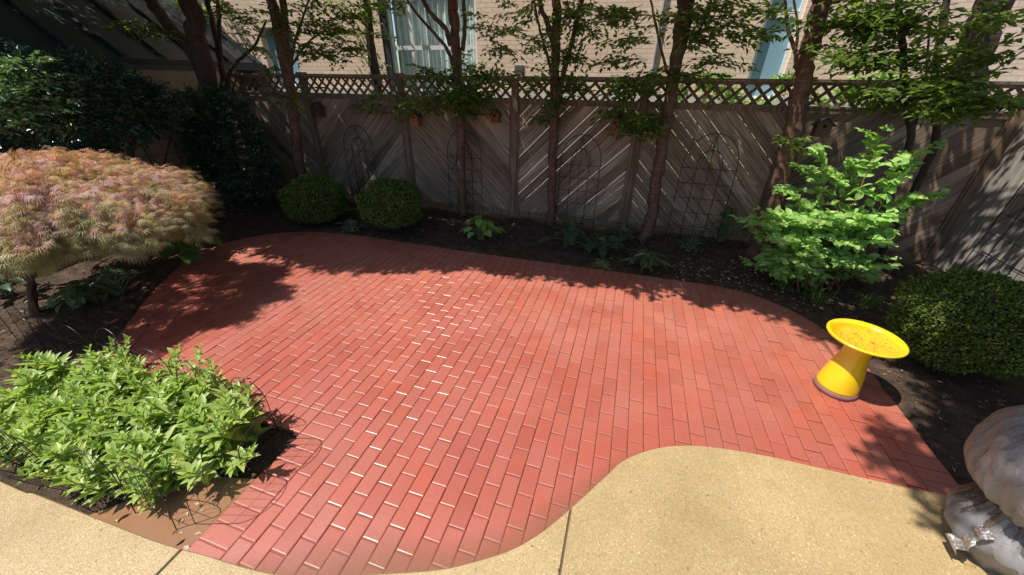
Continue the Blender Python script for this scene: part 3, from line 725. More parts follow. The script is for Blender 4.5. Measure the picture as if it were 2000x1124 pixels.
# ------------------------------------------------------------------ clipped box balls
BOXL = leaf_mat('box leaves', [(0, (.03, .06, .01)), (.4, (.08, .14, .02)), (.85, (.16, .23, .04)), (1, (.30, .33, .09))], .25, .4)
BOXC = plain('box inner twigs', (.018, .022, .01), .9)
def boxball(label, c, rx, ry, rz, n, leaf):
    t = thing('box_shrub', label, 'shrub', (c[0], c[1], 0), 'clipped box balls')
    ph = rng.random(6)*6
    def lump(D): return 1+.065*np.sin(D[:, 0]*5+ph[0])*np.sin(D[:, 1]*6+ph[1])+.055*np.sin(D[:, 2]*7+ph[2]+D[:, 0]*4)+.03*np.sin(D[:, 0]*17+ph[3])*np.sin(D[:, 1]*15+D[:, 2]*14)
    D = unit(rv(n)); r = lump(D)*(1-abs(rng.normal(size=n))*.06)
    keep = D[:, 2] > -.82; D = D[keep]; r = r[keep]
    P = D*r[:, None]*np.array([rx, ry, rz])+np.array(c)
    mb = MB(); N = len(P); dd = unit(D*.7+rv(N, .7)+np.array([0, 0, .3]))
    add_leaves(mb, P, dd, D+rv(N, .5), leaf*rng.uniform(.6, 1.4, N), leaf*.62, 'simple')
    D = unit(rv(260)); D = D[D[:, 2] > -.5]; P = D*(lump(D)*rng.uniform(1.0, 1.07, len(D)))[:, None]*np.array([rx, ry, rz])+np.array(c)
    for q in range(4): add_leaves(mb, P-D*q*.012, unit(D+rv(len(D), .6)), rv(len(D)), leaf*1.15, leaf*.65, 'simple')
    mb.build('foliage', BOXL, t)
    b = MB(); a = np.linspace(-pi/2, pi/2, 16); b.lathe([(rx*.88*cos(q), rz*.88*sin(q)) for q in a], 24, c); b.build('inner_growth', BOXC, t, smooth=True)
    b = MB()
    for k in range(6):
        q = rng.normal(size=2)*.05; b.tube([(c[0]+q[0], c[1]+q[1], 0), (c[0]+q[0]*3, c[1]+q[1]*3, c[2])], .013, 6)
    b.build('stem', BARKD, t)
    return t
pA = on_y(615, 392, 4.72); pB = on_y(764, 400, 4.78)
boxball('clipped box ball farther left, in deep shade under the two-stemmed tree', (pA[0], 4.72, pA[2]), .46, .46, .37, 17000, .03)
boxball('clipped box ball with a bright edge on its right, left of the curtained-window tree', (pB[0], 4.78, pB[2]), .47, .45, .36, 17000, .03)
pC = on_y(1885, 622, 3.35)
boxball('largest clipped box ball, behind the yellow birdbath', (2.84, 3.45, .46), .455, .455, .385, 26000, .026)

# ------------------------------------------------------------------ laceleaf maple
def m_maple():
    m = NT('lace leaves'); r = m.island(); n = m.noise(5, 3, .6, co=m.coord())
    f = m.math('ADD', m.math('MULTIPLY', r, .42), m.val(n, [(.3, 0), (.7, .62)]))
    c = m.ramp(f, [(0, (.60, .44, .43)), (.2, (.66, .48, .46)), (.34, (.50, .33, .31)), (.46, (.58, .36, .30)), (.53, (.64, .32, .14)), (.60, (.44, .42, .16)), (.72, (.33, .38, .15)), (.84, (.46, .42, .28)), (.95, (.60, .45, .40)), (1, (.62, .28, .14))])
    sp = m.n('ShaderNodeSeparateXYZ'); m.l(m.coord(), sp.inputs[0])
    g = m.ramp(f, [(0, (.42, .36, .28)), (.3, (.34, .34, .18)), (.55, (.26, .32, .12)), (.75, (.40, .38, .20)), (1, (.52, .36, .20))])
    o = m.ramp(f, [(0, (.66, .44, .42)), (.3, (.62, .38, .34)), (.5, (.66, .34, .20)), (.62, (.68, .30, .10)), (.75, (.56, .42, .14)), (1, (.64, .46, .42))])
    zz = m.math('ADD', sp.outputs[2], m.math('MULTIPLY', m.math('SUBTRACT', n, .5), .5))
    c = m.mix(m.val(zz, [(.95, .8), (1.25, 0)]), c, g); c = m.mix(m.val(m.math('SUBTRACT', zz, .5), [(.76, 0), (1.02, .6)]), c, o)
    b = m.bsdf(c, .55, spec=.3); t = m.n('ShaderNodeBsdfTranslucent'); m.l(m.mix(1, c, (1.25, .95, .5), 'MULTIPLY'), t.inputs[0])
    x = m.n('ShaderNodeMixShader'); x.inputs[0].default_value = .35; m.l(b, x.inputs[1]); m.l(t.outputs[0], x.inputs[2]); return m.done(x.outputs[0])
MAPL = m_maple()
mc = np.array([-5.19, 1.98, 1.03]); mrx, mry, mrz = 1.2, .92, .46
mt = thing('laceleaf_maple', 'low domed tree with feathery pink, orange and green leaves at the left', 'tree', (mc[0], mc[1], 0))
mb = MB(); tw = MB()
for k in range(2700):
    D = unit(rng.normal(size=3)); D[2] = abs(D[2])*1.15-.38; D = unit(D)
    r = (1-abs(rng.normal())*.05)*(1+.08*sin(D[0]*7+D[1]*5)+.08*sin(D[1]*11-D[0]*3)+.06*sin(D[0]*19)*sin(D[1]*17))*rng.choice([1.05, .97, .87])
    p = mc+D*r*np.array([mrx, mry, mrz])
    out = unit(D*np.array([1, 1, .0])+rng.normal(size=3)*.2); down = np.array([0, 0, -1.])
    n = 12; f = np.linspace(0, 1, n)[:, None]
    path = p-out*.12+out*.17*f+down*(.02+.07*f**2)+rv(n, .02)
    tw.tube(path[::4], .002, 3, cap=False)
    d = unit(out*.8+down*(.08+.35*f)+rv(n, .38)); nn_ = unit(D*.5+np.array([0, 0, 1.]))+rv(n, .3)
    add_leaves(mb, path, d, nn_, .095*rng.uniform(.6, 1.25, n), .085*rng.uniform(.6, 1.15, n), 'lace')
mb.build('crown', MAPL, mt)
for k in range(26):
    a = rng.random()*2*pi; D = np.array([cos(a), sin(a), 0]); rr_ = rng.uniform(.4, .85); e = mc+D*np.array([mrx, mry, 0])*rr_+np.array([0, 0, .05+.22*(1-rr_)])
    b0 = np.array([mc[0]-.25, mc[1]-.3, .62]); limb(tw, [b0, b0*.6+e*.4+np.array([0, 0, .12]), e], .016, .005, 5, 4)
tp = on_z(66, 612)+np.array([0, 0, -.02]); limb(tw, [tp, tp+np.array([.03, .10, .3]), np.array([mc[0]-.25, mc[1]-.3, .64])], .036, .026)
limb(tw, [tp+np.array([.03, .02, 0]), tp+np.array([.10, .05, .3]), np.array([mc[0]+.1, mc[1]-.2, .85])], .022, .015)
tw.build('branches', BARK, mt)

# ------------------------------------------------------------------ dark evergreen bushes left
def bush(name, label, c, r, n, m, leaf, stems, cat='bush', kind='simple', base=None, hollow=.8):
    base = base or (c[0], c[1]); t = thing(name, label, cat, (base[0], base[1], 0)); mb = MB(); tw = MB()
    for k in range(n):
        D = unit(rng.normal(size=3)); q = np.array(c)+D*np.array(r)*rng.uniform(hollow, 1.02)*(1+.1*sin(D[0]*6+D[2]*5))
        q = q-D*.1
        if q[2] < .1: continue
        spray(mb, tw, q, D+rng.normal(size=3)*.5+np.array([0, 0, .1]), rng.uniform(.14, .26), leaf, leaf*.5, 20, .6, kind)
    mb.build('foliage', m, t)
    for k in range(stems):
        a = rng.normal(size=2)*np.array(r)[:2]*.45; b0 = np.array([base[0], base[1], 0.])+np.append(rng.normal(size=2)*.12, 0)
        e = np.array([c[0]+a[0], c[1]+a[1], c[2]-r[2]*.3]); mid = (b0+e)/2+np.append(rng.normal(size=2)*.15, rng.normal()*.1)
        limb(tw, [b0, mid, e], .025, .008, 6, 5)
    tw.build('stems', BARKD, t); return t
cc = on_x(130, 190, -6.9)
bush('evergreen_bush', 'large dark glossy bush against the tan side wall, sunlit at its left edge', (-6.62, 3.05, 1.80), (.62, 1.2, .50), 620, GLOSS, .062, 22)
GLOSS2 = leaf_mat('sunlit glossy leaves', [(0, (.10, .19, .09)), (.6, (.17, .28, .12)), (1, (.26, .34, .12))], .2, .2, .8)  # leaf colour lightened to stand in for sun on the bush's left edge
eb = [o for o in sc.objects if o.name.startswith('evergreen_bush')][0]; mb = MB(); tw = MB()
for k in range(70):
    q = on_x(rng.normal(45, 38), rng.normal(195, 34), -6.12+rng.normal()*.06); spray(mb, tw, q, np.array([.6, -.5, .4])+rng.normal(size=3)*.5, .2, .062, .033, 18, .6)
mb.build('sunlit_sprays', GLOSS2, eb); tw.build('spray_twigs', BARKD, eb)
bush('evergreen_bush', 'dark leafy evergreen filling the corner below the thickest trunk', tuple(on_y(445, 290, 4.95)), (.72, .45, .92), 560, GLOSS, .062, 8, base=(on_y(445, 290, 4.95)[0], 4.95))

# ------------------------------------------------------------------ bright green shrub
MOCK = leaf_mat('bright shrub leaves', [(0, (.24, .42, .10)), (.5, (.33, .53, .15)), (.9, (.42, .62, .20)), (1, (.52, .54, .15))], .42, .42, .4, (1.1, 1.3, .5))
ms = thing('leafy_shrub', 'bright green broad-leaved shrub in full sun before the corner trunk', 'shrub', (2.35, 4.85, 0))
mb = MB(); tw = MB(); tips = [(1725, 255, 4.8), (1715, 275, 4.8), (1590, 290, 4.8), (1600, 300, 4.85), (1785, 305, 4.7), (1780, 330, 4.7), (1838, 378, 4.6), (1820, 385, 4.6), (1740, 370, 4.7), (1760, 345, 4.7), (1700, 300, 4.9), (1480, 410, 4.6), (1470, 440, 4.6), (1500, 430, 4.7),
  (1790, 400, 4.6), (1660, 330, 5.0), (1625, 340, 5.0), (1560, 330, 5.1), (1520, 370, 5.1), (1740, 430, 4.6), (1730, 470, 4.5)]
for k in range(54): tips.append((rng.uniform(1480, 1730), rng.uniform(420, 545), rng.uniform(4.35, 4.95)))
base0 = np.array([2.35, 4.85, 0.])
for i, (px, py, v) in enumerate(tips):
    e = on_y(px, py, v); e[2] = max(e[2], .12); b0 = base0+np.append(rng.normal(size=2)*.12, 0); hgt = max(e[2], .3)
    mid = b0*.45+e*.55; mid[2] = min(e[2]*.75+.1, 1.2)
    path = smooth_path([b0, mid, e], 7); tw.tube(path, np.linspace(.006, .002, len(path)), 5)
    m_ = len(path); 
    for j in range(max(3, m_//3), m_):
        p = path[j]; td = unit(path[min(j+1, m_-1)]-path[j-1]); sd = unit(np.cross(td, [0, 0, 1])+rng.normal(size=3)*.1)
        for sg in (1, -1):
            add_leaves(mb, [p], [td*.35+sd*sg+np.array([0, 0, .05])+rng.normal(size=3)*.38], [np.array([-.15, -.4, 1])+rng.normal(size=3)*.38], rng.uniform(.085, .115), rng.uniform(.052, .07), 'oval')
        if rng.random() < .55 and i > 10 or rng.random() < .3:
            sdv = unit(sd*rng.choice([-1, 1])+td*.4+np.array([0, 0, .15])); L = rng.uniform(.12, .24); q = [p, p+sdv*L*.5, p+sdv*L]
            tw.tube(q, [.0025, .002, .0012], 4)
            for a in (.35, .6, .85):
                for sg in (1, -1): add_leaves(mb, [p+sdv*L*a], [sdv*.6+np.cross(sdv, [0, 0, 1])*sg*.9+rng.normal(size=3)*.2], [np.array([-.15, -.4, 1])+rng.normal(size=3)*.38], rng.uniform(.065, .095), rng.uniform(.045, .065), 'oval')
            add_leaves(mb, [q[2]], [sdv], [np.array([0, 0, 1])+rng.normal(size=3)*.3], .06, .036, 'oval')
    add_leaves(mb, [e]*3, unit(np.array([td]*3)+rv(3, .5)), np.array([[0, 0, 1]]*3)+rv(3, .4), .055, .03, 'oval')
mb.build('foliage', MOCK, ms, smooth=True); tw.build('stems', plain('reddish stems', (.25, .13, .07), .6), ms)

# ------------------------------------------------------------------ light green perennials in the near bed
SAGE = leaf_mat('perennial leaves', [(0, (.23, .34, .07)), (.4, (.32, .44, .10)), (.8, (.40, .51, .17)), (1, (.50, .52, .14))], .4, .42, .45, (1.15, 1.25, .4))
STEMG = plain('green stems', (.16, .22, .08), .6)
def perennial():
    t = thing('perennial_plant', 'one of the light green narrow-leaved perennials crowding the bed by the wire hoops', 'plant', (0, 0, 0), 'light green perennials crowding the near bed')
    mb = MB(); tw = MB()
    for s in range(7):
        b0 = np.append(rng.normal(size=2)*.045, -.03); H = rng.uniform(.22, .36); lean = rng.normal(size=2)*.10
        e = np.array([b0[0]+lean[0], b0[1]+lean[1], H]); path = smooth_path([b0, (b0+e)/2+np.array([lean[0]*.1, lean[1]*.1, .02]), e], 5)
        tw.tube(path, np.linspace(.0045, .0025, len(path)), 5)
        nl = 28; f = np.linspace(.22, 1, nl); a0 = rng.random()*6
        for j, t_ in enumerate(f):
            p = b0+(e-b0)*t_; a = a0+j*2.4; el = .1+.9*max(0, t_-.6)/.4
            d = np.array([cos(a)*cos(el), sin(a)*cos(el), sin(el)]); L = (.095 if t_ < .85 else .06)*rng.uniform(.75, 1.15)
            add_leaves(mb, [p], [d+np.array([0, 0, .12])], [np.array([-cos(a)*sin(el), -sin(a)*sin(el), cos(el)])+rng.normal(size=3)*.25], L, L*.40, 'oval')
    mb.build('foliage', SAGE, t, smooth=True); tw.build('stems', STEMG, t); return t
protos = [perennial() for _ in range(4)]
spots = []
tries = 0
while len(spots) < 38 and tries < 6000:
    tries += 1; x, y = rng.uniform(-3.85, -2.14), rng.uniform(.56, 1.10)
    if y < .50+.18*max(0, (x+2.75)/.7): continue
    if x > -2.3 and y < .82: continue
    if all((x-a)**2+(y-b)**2 > .0165 for a, b in spots): spots.append((x, y))
for i, (x, y) in enumerate(spots):
    if i < 4: o = protos[i]; o.location = (x, y, -.02); o.rotation_euler.z = rng.random()*6
    else: o = copy_thing(protos[i % 4], (x, y, -.02), rz=rng.random()*6)
    s = rng.uniform(.78, 1.05)*(1.12 if y > .95 else 1); o.scale = (s, s, s)

# ------------------------------------------------------------------ hostas and low plants
def hosta(name, label, c, n, L, W, cols, h=.22, spread=.25, rough=.4, group=None, upright=.6):
    t = thing(name, label, 'plant', (c[0], c[1], 0), group); mb = MB(); tw = MB()
    for k in range(n):
        a = k*2.4+rng.random(); ring = (k+1)/n; rr = spread*ring*rng.uniform(.6, 1.1); hh = h*(1.25-ring*.75)*rng.uniform(.8, 1.15)
        b0 = np.array([c[0], c[1], 0.])+np.append(rng.normal(size=2)*.02, 0); e = np.array([c[0]+cos(a)*rr, c[1]+sin(a)*rr, hh])
        tw.tube(smooth_path([b0, (b0+e)/2+np.array([0, 0, hh*.25]), e], 3), .004, 4)
        l = L*rng.uniform(.75, 1.15)
        add_leaves(mb, [e], [np.array([cos(a), sin(a), -.25+rng.normal()*.15])], [np.array([cos(a)*.3, sin(a)*.3, 1])+rng.normal(size=3)*.2], l, l*W, 'oval')
    mb.build('leaves', leaf_mat(name+' leaf', cols, .3, rough), t, smooth=True); tw.build('stalks', STEMG, t); return t
G1 = [(0, (.10, .2, .05)), (1, (.16, .30, .07))]; G2 = [(0, (.035, .08, .04)), (1, (.06, .12, .055))]; G3 = [(0, (.06, .10, .03)), (.6, (.10, .15, .05)), (.8, (.4, .42, .28)), (1, (.08, .12, .04))]
hosta('hosta', 'light green broad-leaved plant beneath the fence post, left of centre', on_z(940, 468), 22, .17, .75, [(0, (.20, .36, .07)), (1, (.30, .46, .10))], .32, .22)
hosta('hosta', 'large blue-green hosta by the foot of the pale ringed trunk', on_z(1115, 478), 26, .19, .68, G2, .25, .34)
hosta('hosta', 'green hosta spilling toward the brick, right of the larger blue-green one', on_z(1175, 490), 20, .16, .66, G2, .18, .28)
hosta('hosta', 'variegated cream and green plant in front of the leaning trunk', on_z(1262, 522), 44, .17, .30, G3, .18, .24)
hosta('hosta', 'big-leaved hosta at the rim of the brick below the laceleaf maple', (-5.25, 3.0), 12, .26, .8, [(0, (.06, .13, .02)), (1, (.09, .18, .03))], .38, .25)
hosta('fern', 'small grey-green leafy plant between the two shaded box balls', on_z(688, 452), 22, .13, .28, [(0, (.05, .12, .07)), (1, (.09, .17, .09))], .16, .17)
hosta('heuchera', 'low pale-leaved plant under the laceleaf maple, beside its trunk', tuple(on_z(158, 598)), 40, .12, .62, [(0, (.09, .17, .06)), (1, (.17, .27, .10))], .2, .2)
hosta('heuchera', 'small leafy plant behind the variegated one, near the arched trellis', on_z(1345, 490), 30, .10, .5, G2, .2, .26)
hosta('sedum', 'low yellowish creeping plant at the brick edge left of the variegated plant', on_z(1175, 520), 60, .035, .5, [(0, (.14, .16, .03)), (1, (.22, .24, .05))], .06, .14)
hosta('shade_shrub', 'dark fine-leaved shrub at the foot of the fence below the arched trellis', on_z(1405, 470), 90, .08, .4, G2, .42, .34)
hosta('heuchera', 'dark leafy clump in the shade right of the laceleaf maple trunk', on_z(235, 575), 34, .12, .5, G2, .26, .26)
hosta('hosta', 'dark green clump under the left end of the laceleaf maple', on_z(20, 575), 26, .15, .5, G2, .28, .28)
hosta('fern', 'dark low plant at the fence foot between the two hosta clumps and the leaning trunk', on_z(1215, 470), 26, .13, .4, G2, .22, .22)
def tuft(label, c, n, h, cols=((0, (.06, .12, .02)), (1, (.13, .2, .04)))):
    t = thing('grass_tuft', label, 'plant', (c[0], c[1], 0)); mb = MB()
    for k in range(n):
        a = rng.random()*2*pi; d = np.array([cos(a), sin(a), 0]); l = h*rng.uniform(.6, 1.2); p0 = np.array([c[0], c[1], 0.])+np.append(rng.normal(size=2)*.05, 0); wd = np.array([-d[1], d[0], 0])*.004
        P = [p0, p0+d*l*.25+np.array([0, 0, l*.6]), p0+d*l*.75+np.array([0, 0, l*.62])]
        mb.add([P[0]-wd, P[0]+wd, P[1]-wd, P[1]+wd, P[2]], [(0, 1, 3, 2), (2, 3, 4)])
    mb.build('blades', leaf_mat('grass blade', list(cols), .3), t)
tuft('strappy grass tuft left of the bright shrub, at the edge of the brick', on_z(1525, 560), 60, .26)
tuft('strappy grass tuft under the bright shrub', on_z(1590, 590), 50, .24)
tuft('pale thin grass tuft left of the largest box ball', on_z(1690, 600), 34, .22)
for (u, v, s, lab) in ((.9, 6.7, .5, 'yellow-green shrub behind the lattice, nearest the grey downpipe'), (2.0, 6.75, .45, 'yellow-green shrub behind the lattice, under the narrow blue window'), (2.9, 6.7, .45, 'yellow-green shrub behind the lattice, right of the thick leaning trunk')):
    t = thing('alley_shrub', lab, 'shrub', (u, v, 0)); mb = MB(); tw = MB()
    for k in range(120):
        D = unit(rng.normal(size=3)); spray(mb, tw, np.array([u, v, 1.2])+D*np.array([s, .32, .85]), D, .2, .075, .045, 16, .6)
    mb.build('foliage', MOCK, t); tw.tube([(u, v, 0), (u, v, 1.6)], .02, 6); tw.build('stems', BARKD, t)

# ------------------------------------------------------------------ wire things
def hoop_panel(w_=.30, h=.42):
    t = thing('wire_border_panel', 'x', 'garden edging', (0, 0, 0)); b = MB(); r = w_/2
    P = [(-r, 0, -.06), (-r, 0, h-r)]+[(-r*cos(a), 0, h-r+r*sin(a)) for a in np.linspace(0, pi, 14)[1:-1]]+[(r, 0, h-r), (r, 0, -.06)]
    b.tube(P, .0026, 6)
    b.build('hoop', WIRE, t)
    b = MB()
    for k in range(1, 6):
        x = -r+w_*k/6; b.tube([(x, .002, .09), (x, .002, h-r+math.sqrt(max(0, r*r-x*x)))], .0012, 4)
    for z in (.09, .26): b.tube([(-r, -.002, z), (r, -.002, z)], .0016, 4)
    b.build('mesh_wires', WIRE, t); return t
proto = hoop_panel(); used = [0]
def put_hoop(p, q, label, group, tilt=0, z=0):
    p, q = np.array(p[:2], float), np.array(q[:2], float); c = (p+q)/2; a = math.atan2(q[1]-p[1], q[0]-p[0])
    o = proto if not used[0] else copy_thing(proto, (0, 0, 0)); used[0] = 1
    o.location = (c[0], c[1], z); o.rotation_euler = (tilt, 0, a); s = np.linalg.norm(q-p)/.30; o.scale = (s, 1, 1)
    o['label'] = label; o['group'] = group
ORD = 'first second third fourth fifth sixth seventh eighth ninth tenth eleventh twelfth thirteenth fourteenth fifteenth sixteenth seventeenth eighteenth'.split()
def run(pts, label, group, step=.30, tj=.06, z=0, lean=0):
    pts = np.array(pts, float); sg = np.r_[0, np.cumsum(np.linalg.norm(np.diff(pts, axis=0), axis=1))]; n = max(1, round(sg[-1]/step)); t = np.linspace(0, sg[-1], n+1)
    P = np.stack([np.interp(t, sg, pts[:, 0]), np.interp(t, sg, pts[:, 1])], 1)
    for i in range(n): put_hoop(P[i], P[i+1], ORD[i]+' '+label, group, lean+rng.normal()*tj, z)
run([(-3.35, 4.52), (-2.2, 4.49), (-.9, 4.5), (.4, 4.52), (1.5, 4.5)], 'wire hoop from the left in the row edging the shaded back bed', 'wire hoops edging the shaded back bed')
run([(-5.1, 1.27), (-4.2, 1.20), (-2.05, 1.17)], 'wire hoop from the left between the light green perennials and the brick', 'wire hoops between perennials and brick', tj=.12, lean=-.08)
run([(-1.97, 1.13), (-1.98, .55)], 'wire hoop from the fence side at the right end of the perennial bed', 'wire hoops at the right end of the perennial bed', tj=.05, lean=-.3)
run([(-3.9, .46), (-2.05, .50)], 'wire hoop from the left between the perennials and the tan concrete', 'wire hoops between perennials and concrete', tj=.15)
run([(-5.2, 1.25), (-4.9, .62)], 'wire hoop from the fence side at the left end of the perennial bed', 'wire hoops at the left end of the perennial bed', tj=.1)

def trellis(label, c, w_, h, axis='x', lean=.06, mid=2):
    """black wire arch trellis leaning on a fence"""
    t = thing('arch_trellis', label, 'trellis', c); b = MB(); r = w_/2
    def T(x, z): return (c[0]+x, c[1]+lean*(z/h), z) if axis == 'x' else (c[0]+lean*(z/h), c[1]+x, z)
    def arch(r, z0, top): 
        P = [(-r, z0), (-r*.98, top-r*1.25)]+[(-r*cos(a)*.98, top-r*1.25+r*1.25*sin(a)**.9) for a in np.linspace(.15, pi-.15, 13)]+[(r*.98, top-r*1.25), (r, z0)]
        b.tube([T(*p) for p in P], .0055, 6)
    arch(r, 0, h); arch(r*.45, 0, h*.86)
    b.build('arch_frame', WIRE, t); b = MB()
    for k in range(1, 6):
        z = h*k/7.2; b.tube([T(-r, z), T(r, z)], .004, 5)
    if mid: b.tube([T(0, 0), T(0, h*.98)], .004, 5)
    for s in (-1, 1): b.tube([T(s*r, h*.45), T(s*r*.5, h*.62), T(0, h*.98)], .0035, 5)
    b.build('cross_wires', WIRE, t)
def by(px, v=5.88): return on_y(px, 300, v)[0]
trellis('black wire arch trellis on the fence right of the leaning trunk', (by(1393), 5.86, 0), .72, 1.52)
trellis('black wire arch trellis on the fence above the gap between the two shaded box balls', (by(700), 5.86, 0), .62, 1.38)
trellis('black wire arch trellis behind the straight reddish trunk', (by(905), 5.86, 0), .62, 1.40)
trellis('black wire arch trellis between the pale ringed trunk and the red birdhouse', (by(1135), 5.86, 0), .62, 1.42)
trellis('black wire arch trellis leaning on the grey right-hand fence', (3.98, 5.0, 0), .75, 1.62, 'y')
trellis('black wire arch trellis on the tan side wall behind the dark bush', (-7.6, 4.55, 0), .9, 1.7, 'y', -.06)

# birdhouses on the fence
def birdhouse(label, px, py, col, w_=.13, h=.2, v=5.9, roofc=(.06, .05, .045)):
    c = on_y(px, py, v); t = thing('birdhouse', label, 'birdhouse', (c[0], v, c[2]-h/2)); m = plain('birdhouse paint', col, .7, var=.3, scale=20)
    x, z = c[0], c[2]-h/2; b = MB(); b.prism([(x-w_/2, z), (x+w_/2, z), (x+w_/2, z+h*.7), (x, z+h), (x-w_/2, z+h*.7)], v-.06, v+.06, axis=1); b.build('body', m, t)
    b = MB()
    for s in (-1, 1):
        b.prism([(x, z+h+.004), (x+s*(w_/2+.03), z+h*.7-.02), (x+s*(w_/2+.03), z+h*.7-.008), (x, z+h+.018)], v-.085, v+.07, axis=1)
    b.build('roof', plain('birdhouse roof', roofc, .8), t)
    b = MB(); a = np.linspace(0, 2*pi, 17)[:-1]; b.prism([(x+.02*cos(q), z+h*.6+.02*sin(q)) for q in a], v-.0635, v-.0605, axis=1); b.build('entrance_hole', plain('hole', (.004, .004, .004), .9), t)
    b = MB(); b.tube([(x, v-.06, z+h*.38), (x, v-.10, z+h*.38)], .004, 6); b.build('perch', BARKD, t)
birdhouse('red birdhouse with a round black hole between the pale ringed and the leaning trunks', 1203, 246, (.30, .09, .06), .12, .22, 5.88)
birdhouse('small rusty birdhouse left of the middle fence post', 968, 228, (.22, .07, .035), .12, .17)
birdhouse('orange-brown birdhouse on the fence above the second post from the left', 812, 232, (.35, .12, .045), .12, .22)
birdhouse('dark birdhouse at the left post beside the two-stemmed tree', 622, 215, (.12, .06, .04), .13, .22)
birdhouse('brown birdhouse right of the thick leaning trunk', 1606, 250, (.16, .09, .06), .16, .2, 5.85)

# thin plant stake
t = thing('plant_stake', 'thin upright metal stake beside the largest box ball', 'stake', tuple(on_z(1703, 592)))
sp = on_z(1703, 592); b = MB(); b.tube([sp, sp+np.array([0, 0, .55])], .004, 6); b.build('rod', plain('stake', (.25, .25, .27), .3, .8), t)
b = MB(); b.tube([sp+np.array([0, 0, .549]), sp+np.array([.0, 0, .57])], .009, 8); b.build('cap', WIRE, t)

# ------------------------------------------------------------------ yellow birdbath
BX, BY = 1.862, 2.845
def m_yellow():
    m = NT('yellow glaze'); co = m.coord()
    c = m.mix(m.val(m.noise(6, 5, co=co), [(.4, 0), (.7, .5)]), (.78, .52, .010), (.66, .39, .012))
    c = m.mix(m.val(m.noise(50, 3, co=co), [(.68, 0), (.78, .15)]), c, (.40, .24, .05))
    return m.done(m.bsdf(c, .22, m.bump(m.noise(20, 3, co=co), .06, .003), spec=.55, coat=.5, coat_r=.08))
YEL = m_yellow(); CLAY = plain('bare clay', (.21, .10, .085), .75, var=.15)
bt = thing('birdbath', 'bright yellow glazed birdbath with water in its bowl, standing on the brick', 'birdbath', (BX, BY, 0))
b = MB(); b.lathe([(.0, .045), (.139, .045), (.138, .06), (.132, .11), (.122, .17), (.108, .24), (.093, .31), (.086, .37), (.088, .42), (.102, .455), (.0, .46)], 64, (BX, BY, 0)); b.build('pedestal', YEL, bt, smooth=True)
b = MB(); b.lathe([(.0, .001), (.143, .001), (.1435, .02), (.1405, .0455), (.12, .0448), (.0, .0448)], 64, (BX, BY, 0)); b.build('clay_foot', CLAY, bt, smooth=True)
b = MB(); b.lathe([(0, .455), (.10, .457), (.16, .472), (.205, .492), (.226, .503), (.234, .512), (.234, .521), (.226, .527), (.214, .524), (.198, .512), (.185, .497), (.16, .485), (.1, .476), (0, .474)], 72, (BX, BY, 0)); b.build('bowl', YEL, bt, smooth=True)
def m_water():
    m = NT('birdbath water'); t = m.n('ShaderNodeBsdfTransparent'); t.inputs[0].default_value = (.93, .88, .72, 1)
    g = m.n('ShaderNodeBsdfGlossy'); g.inputs['Roughness'].default_value = .02; f = m.n('ShaderNodeFresnel'); f.inputs[0].default_value = 1.33
    bm = m.bump(m.noise(14, 2, co=m.coord()), .05, .004); m.l(bm, g.inputs['Normal'])
    x = m.n('ShaderNodeMixShader'); m.l(m.math('MULTIPLY', f.outputs[0], 1.6), x.inputs[0]); m.l(t.outputs[0], x.inputs[1]); m.l(g.outputs[0], x.inputs[2]); return m.done(x.outputs[0])
b = MB(); a = np.linspace(0, 2*pi, 65)[:-1]; b.add([(BX+.1935*cos(q), BY+.1935*sin(q), .5075) for q in a], [tuple(range(64))]); b.build('water', m_water(), bt)
DEB = plain('wet debris', (.22, .11, .03), .6)
b = MB()
N = 150; a = rng.random(N)*2*pi; r = np.sqrt(rng.random(N))*.165; P = np.stack([BX+r*np.cos(a)+.01, BY+r*np.sin(a)-.01, .4775+.012*(r/.16)**2+.002], 1)
add_leaves(b, P, rv(N)*np.array([1, 1, .05]), [0, 0, 1], rng.uniform(.006, .022, N), rng.uniform(.002, .005, N)); b.build('debris', DEB, bt)

# ------------------------------------------------------------------ plastic-wrapped planter at the right
def m_plastic(name, col, rough, alpha=1):
    m = NT(name); co = m.coord('Object', (1, 1, .6))
    n = m.noise(5, 6, .65, co=co); c = m.mix(m.val(n, [(.35, 0), (.65, 1)]), tuple(x*.8 for x in col), tuple(min(1, x*1.2) for x in col))
    w_ = m.mix(.10, co, m.noise(3, 3, co=co, out='Color')); bm = None
    v = m.n('ShaderNodeTexVoronoi'); v.inputs['Scale'].default_value = 6; m.l(w_, v.inputs[0]); bm = m.bump(v.outputs['Distance'], .45, .03)
    for k_, st, ds in ((3.5, .55, .012), (8, .5, .007), (19, .4, .003)):     # crinkle lines
        r_ = m.val(m.noise(k_, 3, .6, co=co), [(.40, 0), (.47, .8), (.5, 1), (.51, .3), (.6, 0)]); bm = m.bump(r_, st, ds, bm)
    return m.done(m.bsdf(c, rough, bm, spec=.35, coat=.10, coat_r=.3))
PL = m_plastic('grey plastic film', (.185, .178, .178), .55); PLD = m_plastic('dark plastic film', (.10, .08, .065), .2)
def m_foil():
    m = NT('silvery film'); co = m.coord(); bm = m.bump(m.noise(18, 5, .7, co=co), 1, .03); return m.done(m.bsdf((.62, .64, .66), .12, bm, metal=.9))
PT = (2.1, 1.68)
pt = thing('covered_planter', 'large planter wrapped in grey plastic film with a gathered waist, at the right edge', 'planter', (PT[0], PT[1], 0))
